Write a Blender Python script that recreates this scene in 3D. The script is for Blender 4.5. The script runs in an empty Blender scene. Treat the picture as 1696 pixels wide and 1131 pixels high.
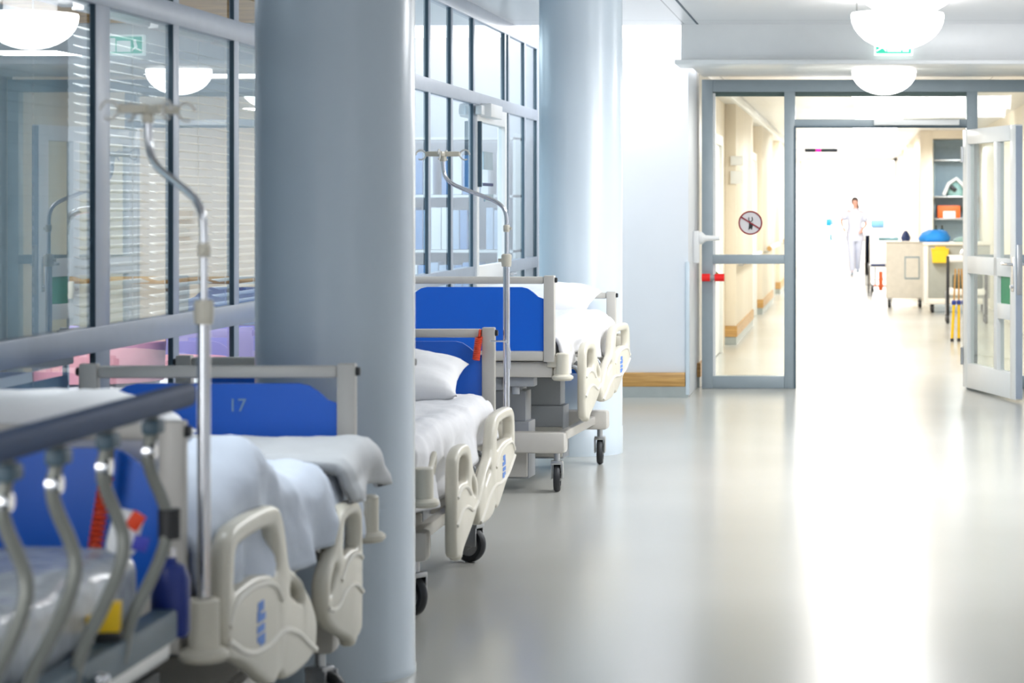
import bpy, bmesh, math, random
from mathutils import Vector, Matrix, noise
random.seed(7)
PI = math.pi
sc = bpy.context.scene
COL = sc.collection
R = math.radians

# ------------------------------------------------------------------ materials
MATS = {}
def mat(name, col, rough=0.5, metal=0.0, var=0.04, scale=12.0, bump=0.0, bscale=60.0, emit=None, es=0.0, spec=0.5, coat=0.0):
    if name in MATS: return MATS[name]
    m = bpy.data.materials.new(name); m.use_nodes = True
    nt = m.node_tree; b = nt.nodes['Principled BSDF']
    b.inputs['Roughness'].default_value = rough
    b.inputs['Metallic'].default_value = metal
    b.inputs['Specular IOR Level'].default_value = spec
    if coat: b.inputs['Coat Weight'].default_value = coat; b.inputs['Coat Roughness'].default_value = 0.1
    tc = nt.nodes.new('ShaderNodeTexCoord')
    nz = nt.nodes.new('ShaderNodeTexNoise'); nz.inputs['Scale'].default_value = scale; nz.inputs['Detail'].default_value = 3
    nt.links.new(tc.outputs['Object'], nz.inputs['Vector'])
    rp = nt.nodes.new('ShaderNodeValToRGB')
    rp.color_ramp.elements[0].position = 0.3; rp.color_ramp.elements[1].position = 0.7
    rp.color_ramp.elements[0].color = tuple(max(0, c*(1-var)) for c in col) + (1,)
    rp.color_ramp.elements[1].color = tuple(min(1, c*(1+var)) for c in col) + (1,)
    nt.links.new(nz.outputs['Fac'], rp.inputs['Fac'])
    nt.links.new(rp.outputs['Color'], b.inputs['Base Color'])
    if bump:
        n2 = nt.nodes.new('ShaderNodeTexNoise'); n2.inputs['Scale'].default_value = bscale; n2.inputs['Detail'].default_value = 4
        bp = nt.nodes.new('ShaderNodeBump'); bp.inputs['Strength'].default_value = bump; bp.inputs['Distance'].default_value = 0.02
        nt.links.new(tc.outputs['Object'], n2.inputs['Vector'])
        nt.links.new(n2.outputs['Fac'], bp.inputs['Height']); nt.links.new(bp.outputs['Normal'], b.inputs['Normal'])
    if emit:
        b.inputs['Emission Color'].default_value = tuple(emit)+(1,); b.inputs['Emission Strength'].default_value = es
    MATS[name] = m
    return m

def glass_mat(name, tint, base=0.05, power=5.0, gain=1.0):
    m = bpy.data.materials.new(name); m.use_nodes = True
    nt = m.node_tree; nt.nodes.clear()
    out = nt.nodes.new('ShaderNodeOutputMaterial'); mix = nt.nodes.new('ShaderNodeMixShader')
    tr = nt.nodes.new('ShaderNodeBsdfTransparent'); tr.inputs[0].default_value = tuple(tint)+(1,)
    gl = nt.nodes.new('ShaderNodeBsdfGlossy'); gl.inputs['Roughness'].default_value = 0.0; gl.inputs[0].default_value = (0.95,0.97,1,1)
    lw = nt.nodes.new('ShaderNodeLayerWeight'); lw.inputs['Blend'].default_value = 0.5
    pw = nt.nodes.new('ShaderNodeMath'); pw.operation = 'POWER'; pw.inputs[1].default_value = power
    mu = nt.nodes.new('ShaderNodeMath'); mu.operation = 'MULTIPLY_ADD'; mu.inputs[1].default_value = gain; mu.inputs[2].default_value = base; mu.use_clamp = True
    nt.links.new(lw.outputs['Facing'], pw.inputs[0]); nt.links.new(pw.outputs[0], mu.inputs[0])
    nt.links.new(mu.outputs[0], mix.inputs['Fac']); nt.links.new(tr.outputs[0], mix.inputs[1]); nt.links.new(gl.outputs[0], mix.inputs[2])
    nt.links.new(mix.outputs[0], out.inputs['Surface'])
    MATS[name] = m
    return m

def floor_mat():
    m = bpy.data.materials.new('floor_vinyl'); m.use_nodes = True
    nt = m.node_tree; b = nt.nodes['Principled BSDF']
    tc = nt.nodes.new('ShaderNodeTexCoord')
    nz = nt.nodes.new('ShaderNodeTexNoise'); nz.inputs['Scale'].default_value = .5; nz.inputs['Detail'].default_value = 2
    nt.links.new(tc.outputs['Object'], nz.inputs['Vector'])
    rp = nt.nodes.new('ShaderNodeValToRGB')
    rp.color_ramp.elements[0].position = .3; rp.color_ramp.elements[1].position = .7
    rp.color_ramp.elements[0].color = (0.425,0.42,0.385,1); rp.color_ramp.elements[1].color = (0.475,0.47,0.435,1)
    nt.links.new(nz.outputs['Fac'], rp.inputs['Fac']); nt.links.new(rp.outputs['Color'], b.inputs['Base Color'])
    n2 = nt.nodes.new('ShaderNodeTexNoise'); n2.inputs['Scale'].default_value = .7; n2.inputs['Detail'].default_value = 1
    nt.links.new(tc.outputs['Object'], n2.inputs['Vector'])
    mr = nt.nodes.new('ShaderNodeMapRange'); mr.inputs['To Min'].default_value = 0.19; mr.inputs['To Max'].default_value = 0.23
    nt.links.new(n2.outputs['Fac'], mr.inputs['Value']); nt.links.new(mr.outputs[0], b.inputs['Roughness'])
    n3 = nt.nodes.new('ShaderNodeTexNoise'); n3.inputs['Scale'].default_value = 5; n3.inputs['Detail'].default_value = 2
    bp = nt.nodes.new('ShaderNodeBump'); bp.inputs['Strength'].default_value = 0.008; bp.inputs['Distance'].default_value = 0.02
    nt.links.new(tc.outputs['Object'], n3.inputs['Vector']); nt.links.new(n3.outputs['Fac'], bp.inputs['Height']); nt.links.new(bp.outputs['Normal'], b.inputs['Normal'])
    b.inputs['Specular IOR Level'].default_value = 0.5
    MATS['floor'] = m; return m

def ceiling_mat(name, col):
    m = bpy.data.materials.new(name); m.use_nodes = True
    nt = m.node_tree; b = nt.nodes['Principled BSDF']
    tc = nt.nodes.new('ShaderNodeTexCoord')
    mp = nt.nodes.new('ShaderNodeMapping')
    br = nt.nodes.new('ShaderNodeTexBrick')
    br.offset = 0; br.inputs['Scale'].default_value = 1.0
    br.inputs['Brick Width'].default_value = 1.25; br.inputs['Row Height'].default_value = 1.9
    br.inputs['Mortar Size'].default_value = 0.006; br.inputs['Mortar Smooth'].default_value = 0.1
    br.inputs['Color1'].default_value = tuple(col)+(1,); br.inputs['Color2'].default_value = tuple(c*.97 for c in col)+(1,)
    br.inputs['Mortar'].default_value = (0.35,0.36,0.38,1)
    nt.links.new(tc.outputs['Object'], mp.inputs['Vector']); nt.links.new(mp.outputs[0], br.inputs['Vector'])
    nt.links.new(br.outputs['Color'], b.inputs['Base Color'])
    b.inputs['Roughness'].default_value = 0.3
    MATS[name] = m; return m

def wood_mat(name, c1, c2):
    m = bpy.data.materials.new(name); m.use_nodes = True
    nt = m.node_tree; b = nt.nodes['Principled BSDF']; b.inputs['Roughness'].default_value = .4
    tc = nt.nodes.new('ShaderNodeTexCoord'); mp = nt.nodes.new('ShaderNodeMapping'); mp.inputs['Scale'].default_value = (2,2,40)
    nz = nt.nodes.new('ShaderNodeTexNoise'); nz.inputs['Scale'].default_value = 2; nz.inputs['Detail'].default_value = 5
    rp = nt.nodes.new('ShaderNodeValToRGB'); rp.color_ramp.elements[0].color = tuple(c1)+(1,); rp.color_ramp.elements[1].color = tuple(c2)+(1,)
    rp.color_ramp.elements[0].position = .35; rp.color_ramp.elements[1].position = .65
    nt.links.new(tc.outputs['Object'], mp.inputs['Vector']); nt.links.new(mp.outputs[0], nz.inputs['Vector'])
    nt.links.new(nz.outputs['Fac'], rp.inputs['Fac']); nt.links.new(rp.outputs['Color'], b.inputs['Base Color'])
    MATS[name] = m; return m

def emis(name, col, s):
    return mat(name, (0.9,0.9,0.9), .4, emit=col, es=s, var=.01)

M = dict(
    floor=floor_mat(), ceil=ceiling_mat('ceiling_panels', (0.86,0.87,0.90)), ceil2=ceiling_mat('ceiling_far', (0.82,0.82,0.82)),
    wall=mat('wall_white', (0.76,0.79,0.84), .5, var=.012, scale=2, bump=.02, bscale=90),
    cream=mat('wall_cream', (0.80,0.71,0.58), .45, var=.02, scale=2),
    offwhite=mat('wall_offwhite', (0.84,0.82,0.77), .4, var=.015, scale=2),
    inner=mat('wall_inner', (0.62,0.70,0.76), .6, var=.02, scale=2),
    column=mat('column_paint', (0.60,0.68,0.745), .26, var=.015, scale=3),
    frame=mat('frame_greyblue', (0.33,0.385,0.47), .32, var=.03, spec=.6),
    frame2=mat('door_frame_grey', (0.33,0.395,0.44), .35, var=.03),
    dark=mat('dark_gasket', (0.06,0.105,0.14), .5),
    wood=wood_mat('wood_honey', (0.42,0.22,0.06), (0.60,0.35,0.11)),
    kick=mat('kick_grey', (0.36,0.39,0.38), .35),
    bedm=mat('bed_metal', (0.56,0.54,0.50), .33, var=.02, spec=.5),
    bedg=mat('bed_grey', (0.36,0.38,0.41), .4, var=.02),
    ivory=mat('ivory_plastic', (0.68,0.645,0.545), .32, var=.015, spec=.5),
    bead=mat('ivory_bead', (0.78,0.75,0.67), .3, var=.01),
    blue=mat('blue_panel', (0.007,0.13,0.68), .33, var=.02, scale=3),
    mark=mat('blue_mark', (0.09,0.25,0.72), .5),
    black=mat('black_rubber', (0.015,0.016,0.018), .45),
    tyre=mat('tyre_black', (0.02,0.022,0.026), .5),
    hub=mat('hub_grey', (0.33,0.33,0.34), .4),
    chrome=mat('chrome', (0.72,0.73,0.76), .14, metal=1.0, var=.02),
    steel=mat('steel_satin', (0.5,0.51,0.52), .3, metal=1.0, var=.03),
    sheet=mat('sheet_white', (0.82,0.82,0.84), .75, var=.015, bump=.12, bscale=25),
    pillow=mat('pillow_white', (0.86,0.86,0.87), .75, var=.012, bump=.1, bscale=18),
    duvetb=mat('duvet_bluewhite', (0.66,0.72,0.82), .75, var=.02, bump=.12, bscale=22),
    matt=mat('mattress_grey', (0.60,0.61,0.62), .7, var=.03, bump=.05),
    red=mat('red_cord', (0.75,0.06,0.015), .35),
    redp=mat('red_plastic', (0.85,0.01,0.01), .35, emit=(1,0.02,0.02), es=.12),  # slight emission added to the grip's plastic, which is no lamp
    white=mat('white_gloss', (0.85,0.86,0.86), .3, var=.01),
    paper=mat('paper_white', (0.85,0.87,0.9), .7, var=.01),
    grey=mat('mid_grey', (0.35,0.37,0.38), .5),
    yellow=mat('yellow_plastic', (0.85,0.55,0.01), .4),
    orange=mat('orange_plastic', (0.75,0.13,0.02), .45),
    bluec=mat('blue_cloth', (0.01,0.24,0.72), .7, bump=.1),
    navy=mat('navy', (0.012,0.03,0.12), .6),
    green=mat('green_panel', (0.0,0.28,0.12), .45),
    plant=mat('leaf_green', (0.12,0.22,0.04), .6),
    teal=mat('teal_glass', (0.25,0.42,0.40), .4),
    tealdark=mat('teal_steel', (0.16,0.32,0.38), .4),
    skin=mat('skin', (0.62,0.33,0.26), .5),
    hair=mat('dark_hair', (0.04,0.025,0.02), .6, bump=.3),
    uniform=mat('uniform_white', (0.50,0.54,0.66), .8, var=.01, bump=.05),
    shoe=mat('shoe_grey', (0.25,0.3,0.36), .5),
    pink=mat('pink_fabric', (0.78,0.36,0.42), .7),
    lilac=mat('lilac_fabric', (0.38,0.32,0.62), .7),
    purple=mat('purple_fabric', (0.35,0.12,0.36), .7),
    bar=mat('bar_bluegrey', (0.045,0.075,0.15), .6, spec=.2),
    tubeg=mat('tube_grey', (0.22,0.23,0.21), .4, metal=.35, var=.03),
    plastic=mat('clear_wrap', (0.52,0.56,0.60), .12, var=.12, scale=7, bump=.5, bscale=14),
    slate=mat('slate_blue', (0.30,0.40,0.46), .5),
    blind=mat('blind_slat', (0.62,0.66,0.66), .4),
    beigegrey=mat('counter_grey', (0.36,0.37,0.33), .5),
    trolley=mat('trolley_beige', (0.84,0.79,0.70), .5),
    binder=mat('binder_blue', (0.10,0.26,0.55), .5), binder2=mat('binder_pale', (0.40,0.52,0.70), .5),
    magenta=mat('led_magenta', (0.8,0.0,0.3), .4, emit=(1,0.0,0.35), es=1.2),
    greensign=mat('sign_green', (0.02,0.55,0.35), .4, emit=(0.05,0.75,0.5), es=.55),
    signwhite=mat('sign_white', (0.8,0.9,0.86), .4, emit=(0.85,1.0,0.95), es=.9),
    maroon=mat('sign_maroon', (0.28,0.012,0.025), .5),
    clearplastic=mat('clear_plastic', (0.75,0.74,0.70), .2),
    dome=emis('dome_light', (1.0,0.985,0.95), 5.0),
)
M['pane'] = glass_mat('pane_left', (0.80,0.90,0.93), .05, 4.0, .85)
M['pane2'] = glass_mat('pane_door', (0.94,0.98,0.96), .03, 5.0, .9)
M['paneleaf'] = glass_mat('pane_leaf', (0.86,0.91,0.88), .04, 5.0, .9)

# ------------------------------------------------------------------ mesh builder
class MB:
    def __init__(s): s.bm = bmesh.new()
    def box(s, c, size, bevel=0.0, rot=None, seg=2):
        r = bmesh.ops.create_cube(s.bm, size=1.0)
        vs = r['verts']
        bmesh.ops.scale(s.bm, vec=Vector(size), verts=vs)
        if bevel:
            es = list({e for v in vs for e in v.link_edges})
            rb = bmesh.ops.bevel(s.bm, geom=es, offset=min(bevel, min(size)*.49), segments=seg, affect='EDGES', profile=.5)
            vs = list({v for f in rb['faces'] for v in f.verts} | {v for v in vs if v.is_valid})
        mt = Matrix.Translation(Vector(c))
        if rot is not None: mt = mt @ rot
        bmesh.ops.transform(s.bm, matrix=mt, verts=vs)
        return s
    def b(s, x0, x1, y0, y1, z0, z1, bevel=0.0):
        return s.box(((x0+x1)/2,(y0+y1)/2,(z0+z1)/2), (abs(x1-x0),abs(y1-y0),abs(z1-z0)), bevel)
    def tube(s, pts, r, n=10, closed=False, rs=None):
        pts = [Vector(p) for p in pts]; N = len(pts)
        rings = []; up = None
        for i, p in enumerate(pts):
            if closed: t = pts[(i+1)%N]-pts[(i-1)%N]
            else: t = pts[min(i+1,N-1)]-pts[max(i-1,0)]
            if t.length < 1e-9: t = Vector((0,0,1))
            t.normalize()
            if up is None:
                a = Vector((0,0,1)) if abs(t.z) < .9 else Vector((1,0,0))
                up = (a - t*a.dot(t)).normalized()
            else:
                up = (up - t*up.dot(t)).normalized()
            w = t.cross(up)
            rr = rs[i] if rs else r
            rings.append([s.bm.verts.new(p + (up*math.cos(2*PI*k/n) + w*math.sin(2*PI*k/n))*rr) for k in range(n)])
        for i in range(N if closed else N-1):
            a, b_ = rings[i], rings[(i+1)%N]
            for k in range(n):
                s.bm.faces.new((a[k], a[(k+1)%n], b_[(k+1)%n], b_[k]))
        if not closed:
            s.bm.faces.new(rings[0][::-1]); s.bm.faces.new(rings[-1])
        return s
    def cyl(s, p0, p1, r, n=20, r2=None):
        return s.tube([p0, p1], r, n, rs=[r, r2 if r2 is not None else r])
    def lathe(s, prof, n=32, c=(0,0,0), axis='z'):
        c = Vector(c); rings = []
        def P(r, h, a):
            if axis == 'z': return c + Vector((r*math.cos(a), r*math.sin(a), h))
            if axis == 'x': return c + Vector((h, r*math.cos(a), r*math.sin(a)))
            return c + Vector((r*math.sin(a), h, r*math.cos(a)))
        for r, h in prof:
            if r < 1e-6: rings.append([s.bm.verts.new(P(0,h,0))])
            else: rings.append([s.bm.verts.new(P(r,h,2*PI*k/n)) for k in range(n)])
        for a, b_ in zip(rings, rings[1:]):
            if len(a) == 1 and len(b_) == 1: continue
            for k in range(n):
                k2 = (k+1)%n
                if len(a) == 1: s.bm.faces.new((a[0], b_[k2], b_[k]))
                elif len(b_) == 1: s.bm.faces.new((a[k], a[k2], b_[0]))
                else: s.bm.faces.new((a[k], a[k2], b_[k2], b_[k]))
        return s
    def poly(s, pts):
        s.bm.faces.new([s.bm.verts.new(Vector(p)) for p in pts]); return s
    def prism(s, pts2, f0, f1):
        """extrude closed outline; f0/f1 map a 2D point to 3D on either side"""
        a = [s.bm.verts.new(Vector(f0(p))) for p in pts2]; b_ = [s.bm.verts.new(Vector(f1(p))) for p in pts2]
        n = len(a)
        s.bm.faces.new(a[::-1]); s.bm.faces.new(b_)
        for k in range(n): s.bm.faces.new((a[k], a[(k+1)%n], b_[(k+1)%n], b_[k]))
        return s
    def build(s, name, m, parent=None, loc=(0,0,0), angle=38, fix=True):
        if fix: bmesh.ops.recalc_face_normals(s.bm, faces=s.bm.faces)
        me = bpy.data.meshes.new(name); s.bm.to_mesh(me); s.bm.free()
        for p in me.polygons: p.use_smooth = True
        me.set_sharp_from_angle(angle=R(angle))
        me.materials.append(m)
        return link(name, me, parent, loc)

def link(name, me, parent=None, loc=(0,0,0)):
    o = bpy.data.objects.new(name, me); COL.objects.link(o); o.location = loc
    if parent: o.parent = parent
    return o
def tag(o, label=None, cat=None, group=None, kind=None):
    if label: o['label'] = label
    if cat: o['category'] = cat
    if group: o['group'] = group
    if kind: o['kind'] = kind
    return o
def empty(name, loc=(0,0,0), rz=0, label=None, cat=None, group=None, kind=None):
    o = bpy.data.objects.new(name, None); COL.objects.link(o); o.location = loc; o.rotation_euler = (0,0,rz)
    o.empty_display_size = .1
    return tag(o, label, cat, group, kind)
def S(name, mb, m, parent=None, label=None):
    o = mb.build(name, m, parent)
    if parent is None: o['kind'] = 'structure'
    if label: o['label'] = label
    return o
def dup(root):
    c = root.copy(); COL.objects.link(c)
    for ch in [o for o in bpy.data.objects if o.parent == root]:
        d = dup(ch); d.parent = c
    return c
def kids(o): return [x for x in bpy.data.objects if x.parent == o]

def chaikin(pts, it=2, closed=True):
    pts = [Vector(p) for p in pts]
    for _ in range(it):
        q = []; n = len(pts)
        rng = range(n) if closed else range(n-1)
        if not closed: q.append(pts[0])
        for i in rng:
            a, b_ = pts[i], pts[(i+1)%n]
            q += [a*.75+b_*.25, a*.25+b_*.75]
        if not closed: q.append(pts[-1])
        pts = q
    return pts

def plate(outline, holes, depth, bevel, xf):
    """2D outline with holes -> solid plate with rounded rims; xf maps (u,h,d) to xyz"""
    from mathutils.geometry import delaunay_2d_cdt
    def area2(l): return sum(l[i][0]*l[(i+1)%len(l)][1]-l[(i+1)%len(l)][0]*l[i][1] for i in range(len(l)))
    loops = []
    for k, l in enumerate([outline]+holes):
        l = [Vector((p[0],p[1])) for p in l]
        if (area2(l) > 0) != (k == 0): l = l[::-1]
        loops.append(l)
    def inset(l, a):
        n = len(l); out = []
        for i in range(n):
            t = l[(i+1)%n]-l[i-1]; t.normalize()
            out.append(l[i]+Vector((-t.y,t.x))*a)
        return out
    mb = MB(); bm = mb.bm
    lv = [(0,-depth/2+bevel),(bevel*.3,-depth/2+bevel*.3),(bevel,-depth/2)]
    levels = [(a,d) for a,d in lv[::-1]]+[(a,-d) for a,d in lv]
    caps = {0:[], len(levels)-1:[]}
    for l in loops:
        rings = []
        for q,(a,d) in enumerate(levels):
            pts = inset(l,a); rings.append([bm.verts.new(Vector(xf(p.x,p.y,d))) for p in pts])
            if q in caps: caps[q].append((pts, rings[-1]))
        n = len(l)
        for a_,b_ in zip(rings,rings[1:]):
            for k in range(n): bm.faces.new((a_[k],a_[(k+1)%n],b_[(k+1)%n],b_[k]))
    def inside(p, l):
        c = False; n = len(l)
        for i in range(n):
            a, b_ = l[i], l[i-1]
            if (a.y > p.y) != (b_.y > p.y) and p.x < (b_.x-a.x)*(p.y-a.y)/(b_.y-a.y)+a.x: c = not c
        return c
    for q, ls in caps.items():
        P2, VV, ED = [], [], []
        for pts, vv in ls:
            o_ = len(P2); P2 += pts; VV += vv; ED += [(o_+k, o_+(k+1)%len(pts)) for k in range(len(pts))]
        r_ = delaunay_2d_cdt(P2, ED, [], 0, 1e-7)
        for f in r_[2]:
            c = sum((r_[0][k] for k in f), Vector((0,0)))/len(f)
            if not inside(c, ls[0][0]) or any(inside(c, h[0]) for h in ls[1:]): continue
            ids = [r_[3][k] for k in f]
            if all(ids):
                try: bm.faces.new([VV[x[0]] for x in ids])
                except ValueError: pass
    return mb

def text_mesh(txt, size, xf):
    cu = bpy.data.curves.new('tmp', 'FONT'); cu.body = txt; cu.size = size; cu.align_x = 'CENTER'; cu.align_y = 'CENTER'; cu.extrude = .0008
    o = bpy.data.objects.new('tmp', cu); COL.objects.link(o)
    dg = bpy.context.evaluated_depsgraph_get(); dg.update()
    me = bpy.data.meshes.new_from_object(o.evaluated_get(dg))
    bpy.data.objects.remove(o); bpy.data.curves.remove(cu)
    for v in me.vertices: v.co = Vector(xf(v.co.x, v.co.y, v.co.z))
    mb = MB(); mb.bm.from_mesh(me); bpy.data.meshes.remove(me)
    for f in mb.bm.faces: f.material_index = 0
    return mb

# ================================================================== SETTING
XG = -2.5            # glazed partition plane
XR = 2.0             # right wall
CH = 2.81            # ceiling
YD = 19.85           # door screen
CH2 = 2.68
S('floor', MB().b(-8, 3.2, -2, 63, -.2, 0), M['floor'])
S('ceiling', MB().b(XG-.06, XR+.2, -2, 17.6, CH, CH+.15), M['ceil'])
S('ceiling_far', MB().b(-2.2, 3.0, YD-.02, 60, CH2, CH2+.15), M['ceil2'])
S('wall_right', MB().b(XR, XR+.2, -2, YD+.1, 0, CH), M['wall'])
S('wall_back', MB().b(-3, XR, -2.2, -2, 0, CH), M['wall'])
# wall beside the door screen, with its deep reveal
S('wall_front', MB().b(XG-3.6, -1.316, 18.87, 19.9, 0, CH, .004), M['wall'])
S('trim_1', MB().b(-1.335, -1.305, 18.845, 18.875, .02, 1.06, .004), M['column'])     # corner guard
# beam with dropped soffit in front of the doors
S('trim_2', MB().b(-1.27, XR, 17.45, 17.7, 2.55, CH+.1, .004).b(-1.27, XR, 17.7, YD+.05, 2.56, 2.63), M['white'])
S('trim_3', MB().b(-1.31, XR, 17.36, 17.9, 2.515, 2.548, .006), M['white'])
S('baseboard_front', MB().b(XG, -1.34, 18.845, 18.87, .085, .195, .004), M['wood'])
S('baseboard_kick', MB().b(XG, -1.316, 18.85, 18.87, 0, .085), M['kick'])
S('baseboard_right', MB().b(XR-.025, XR, -2, YD, .085, .195, .004), M['wood'])
# ceiling slot joints
S('trim_4', MB().b(-1.157, -1.143, 8, 17.44, CH-.004, CH+.001), M['dark'])
# round columns
def column(y, x=-1.675, r=.252, k=.16):
    o = MB().lathe([(0,0),(r+.003,0),(r+.003,k),(r,k+.004),(r,CH),(0,CH)], 96).build('column', M['column'], None, (x,y,0))
    o['kind'] = 'structure'; return o
column(7.76, k=.02); column(14.66)
o = column(.4, -1.675)   # next bay behind the viewpoint

# ---- glazed partition on the left
mull = [3.6, 4.5, 5.35, 6.2, 7.98, 8.84, 9.70, 10.57, 11.45, 12.33, 13.2, 14.08, 14.86, 15.72, 17.12, 17.30, 18.14, 18.84]
HT, LT, TT = 2.20, 1.06, 2.755
win = empty('window_1', (0,0,0), kind='structure')
S('window_frame', MB().b(XG-.05, XG+.012, 3.6, 18.87, TT-.04, TT+.06, .004).b(XG-.05, XG+.012, 3.6, 18.87, HT-.042, HT+.042, .004)
  .b(XG-.05, XG+.012, 3.6, 15.72, LT-.042, LT+.042, .004).b(XG-.05, XG+.012, 17.12, 18.87, LT-.042, LT+.042, .004)
  .b(XG-.05, XG+.012, 3.6, 15.72, 0, .14, .004).b(XG-.05, XG+.012, 17.12, 18.87, 0, .14, .004), M['frame'], win)
for i, y in enumerate(mull):
    w = .075 if abs(y-7.98) < .01 else .036
    if i == 0 or i == len(mull)-1: w = .04
    S('mullion', MB().b(XG-.012, XG+.010, y-w, y+w, .0, TT, .003), M['frame'], win)
    # dark gasket strips against the glass
    S('gasket', MB().b(XG-.006, XG+.0085, y-w-.005, y-w+.001, .14, TT-.04), M['dark'], win)
for i in range(len(mull)-1):
    y0, y1 = mull[i], mull[i+1]
    if 15.7 < y0 < 15.8:
        rows = [(HT+.042, TT-.04)]
    elif 17.0 < y0 < 17.2:
        continue
    else:
        rows = [(.14, LT-.042), (LT+.042, HT-.042), (HT+.042, TT-.04)]
    for z0, z1 in rows:
        S('pane', MB().poly([(XG-.005,y0+.02,z0-.005),(XG-.005,y1-.02,z0-.005),(XG-.005,y1-.02,z1+.005),(XG-.005,y0+.02,z1+.005)]), M['pane'], win)
# glazed door in the partition
dr = empty('door_1', (0,0,0), kind='structure')
d0, d1 = 15.75, 17.09
S('door_leaf', MB().b(XG-.03, XG+.025, d0, d0+.09, .01, 2.155, .004).b(XG-.03, XG+.025, d1-.09, d1, .01, 2.155, .004)
  .b(XG-.03, XG+.025, d0+.09, d1-.09, 2.05, 2.155, .004).b(XG-.03, XG+.025, d0+.09, d1-.09, .9, 1.10, .004)
  .b(XG-.03, XG+.025, d0+.09, d1-.09, .01, .2, .004), M['white'], dr)
S('pane', MB().poly([(XG,d0+.09,1.1),(XG,d1-.09,1.1),(XG,d1-.09,2.05),(XG,d0+.09,2.05)]), M['pane'], dr)
S('pane', MB().poly([(XG,d0+.09,.2),(XG,d1-.09,.2),(XG,d1-.09,.9),(XG,d0+.09,.9)]), M['pane'], dr)
S('door_closer', MB().b(XG+.025, XG+.10, d0+.12, d0+.62, 2.08, 2.17, .008).b(XG+.03,XG+.07,d0-.1,d0+.02,2.09,2.15,.004), M['white'], dr)
S('door_seal', MB().b(XG+.025, XG+.05, d0+.01, d0+.05, 1.62, 2.05, .003), M['dark'], dr)
S('door_handle', MB().tube([(XG+.03,d1-.05,1.02),(XG+.09,d1-.05,1.02),(XG+.09,d1-.2,1.02)], .012).lathe([(0,0),(.03,0),(.03,.012),(0,.012)],20,(XG+.026,d1-.05,1.02),'x')
  .b(XG+.026, XG+.034, d1-.075, d1-.03, .90, .98, .002), M['chrome'], dr)
for (yy, zz, w, h) in [(16.35,1.80,.20,.12),(16.35,1.64,.22,.02),(16.4,1.55,.18,.05)]:
    S('notice', MB().b(XG+.003, XG+.006, yy-w, yy+w, zz-h/2, zz+h/2), M['slate'] if h > .03 else M['navy'], dr)

# ---- rooms behind the partition
S('wall_left', MB().b(-6.1, -5.9, 3, 19, 0, 2.8), M['inner'])
S('wall_inner_near', MB().b(-5.9, XG-.07, 3.2, 3.4, 0, 2.8), M['inner'])
S('wall_inner_middle', MB().b(-5.9, XG-.07, 13.0, 13.15, 0, 2.8), M['inner'])
S('ceiling_inner', MB().b(-6.1, XG-.055, 3, 19, 2.8, 2.95), M['ceil2'])
S('trim_5', MB().b(-5.9, XG-.09, 12.94, 13.0, 2.48, 2.8), M['wood'])

# ---- door screen (far doors)
ds = empty('door_2', (0,0,0), kind='structure')
F = lambda mb: S('door_frame', mb, M['frame2'], ds)
y0, y1 = YD-.06, YD+.06
F(MB().b(-1.27,-1.18,y0,y1,0,2.53,.004).b(-1.18,1.95,y0,y1,2.43,2.53,.004).b(-.595,-.505,y0,y1,0,2.43,.004)
  .b(-.505,.90,y0,y1,2.145,2.205,.004).b(.90,.99,y0,y1,0,2.43,.004).b(1.86,1.95,y0,y1,0,2.43,.004)
  .b(-1.18,-.595,y0,y1,1.02,1.095,.004).b(-1.18,-.595,y0,y1,0,.10,.004).b(.99,1.86,y0,y1,1.02,1.095,.004).b(.99,1.86,y0,y1,0,.10,.004))
S('door_seal', MB().b(-.512,-.498,y0-.01,y0+.02,0,2.15).b(-.5,.9,y0-.01,y0+.02,2.135,2.148), M['dark'], ds)
S('door_seal', MB().b(-1.18,-.595,YD-.01,YD+.03,2.395,2.43).b(-.505,.9,YD-.01,YD+.03,2.395,2.43), mat('seal_green',(0.10,0.15,0.14),.5), ds)
S('door_seal', MB().b(-1.182,-1.16,YD-.03,YD+.03,.10,2.42), M['white'], ds)
for (xa,xb,za,zb) in [(-1.18,-.595,.10,1.02),(-1.18,-.595,1.095,2.43),(-.505,.90,2.205,2.43),(.99,1.86,.10,1.02),(.99,1.86,1.095,2.43)]:
    S('pane', MB().poly([(xa,YD,za),(xb,YD,za),(xb,YD,zb),(xa,YD,zb)]), M['pane2'], ds)
S('door_closer', MB().b(.14,.84,y0-.07,y0,2.155,2.20,.006), M['white'], ds)
# open leaf, hinged on the right post
ang = math.atan2(18.37-19.74, 1.235-.90)
lw_ = 1.42
Rz = Matrix.Rotation(ang, 4, 'Z'); T = Matrix.Translation((.895,19.74,0)) @ Rz
def leafpart(name, mb, m):
    bmesh.ops.transform(mb.bm, matrix=T, verts=mb.bm.verts)
    return S(name, mb, m, ds)
H = 2.115
leafpart('door_leaf', MB().b(0,.13,-.03,.03,.02,H,.004).b(lw_-.13,lw_,-.03,.03,.02,H,.004).b(.13,lw_-.13,-.03,.03,H-.12,H,.004)
   .b(.13,lw_-.13,-.03,.03,.95,1.09,.004).b(.13,lw_-.13,-.03,.03,.02,.22,.004).b(.86,.95,-.03,.03,.22,H-.12,.004)
   .b(.95,lw_-.13,-.03,.03,.62,.74,.004), M['white'])
for (a,b_,c,d) in [(.13,.86,.22,.95),(.13,.86,1.09,H-.12),(.95,lw_-.13,.22,.62),(.95,lw_-.13,1.09,H-.12)]:
    leafpart('pane', MB().poly([(a,0,c),(b_,0,c),(b_,0,d),(a,0,d)]), M['paneleaf'])
leafpart('infill_panel', MB().b(1.0,lw_-.13,-.012,.012,.74,.95), M['green'])['label'] = 'green panel under the handle'
leafpart('edge_seal', MB().b(lw_,lw_+.012,-.025,.025,.03,H-.01), M['frame'])
sgn = -1   # side of the leaf that faces the viewer
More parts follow.
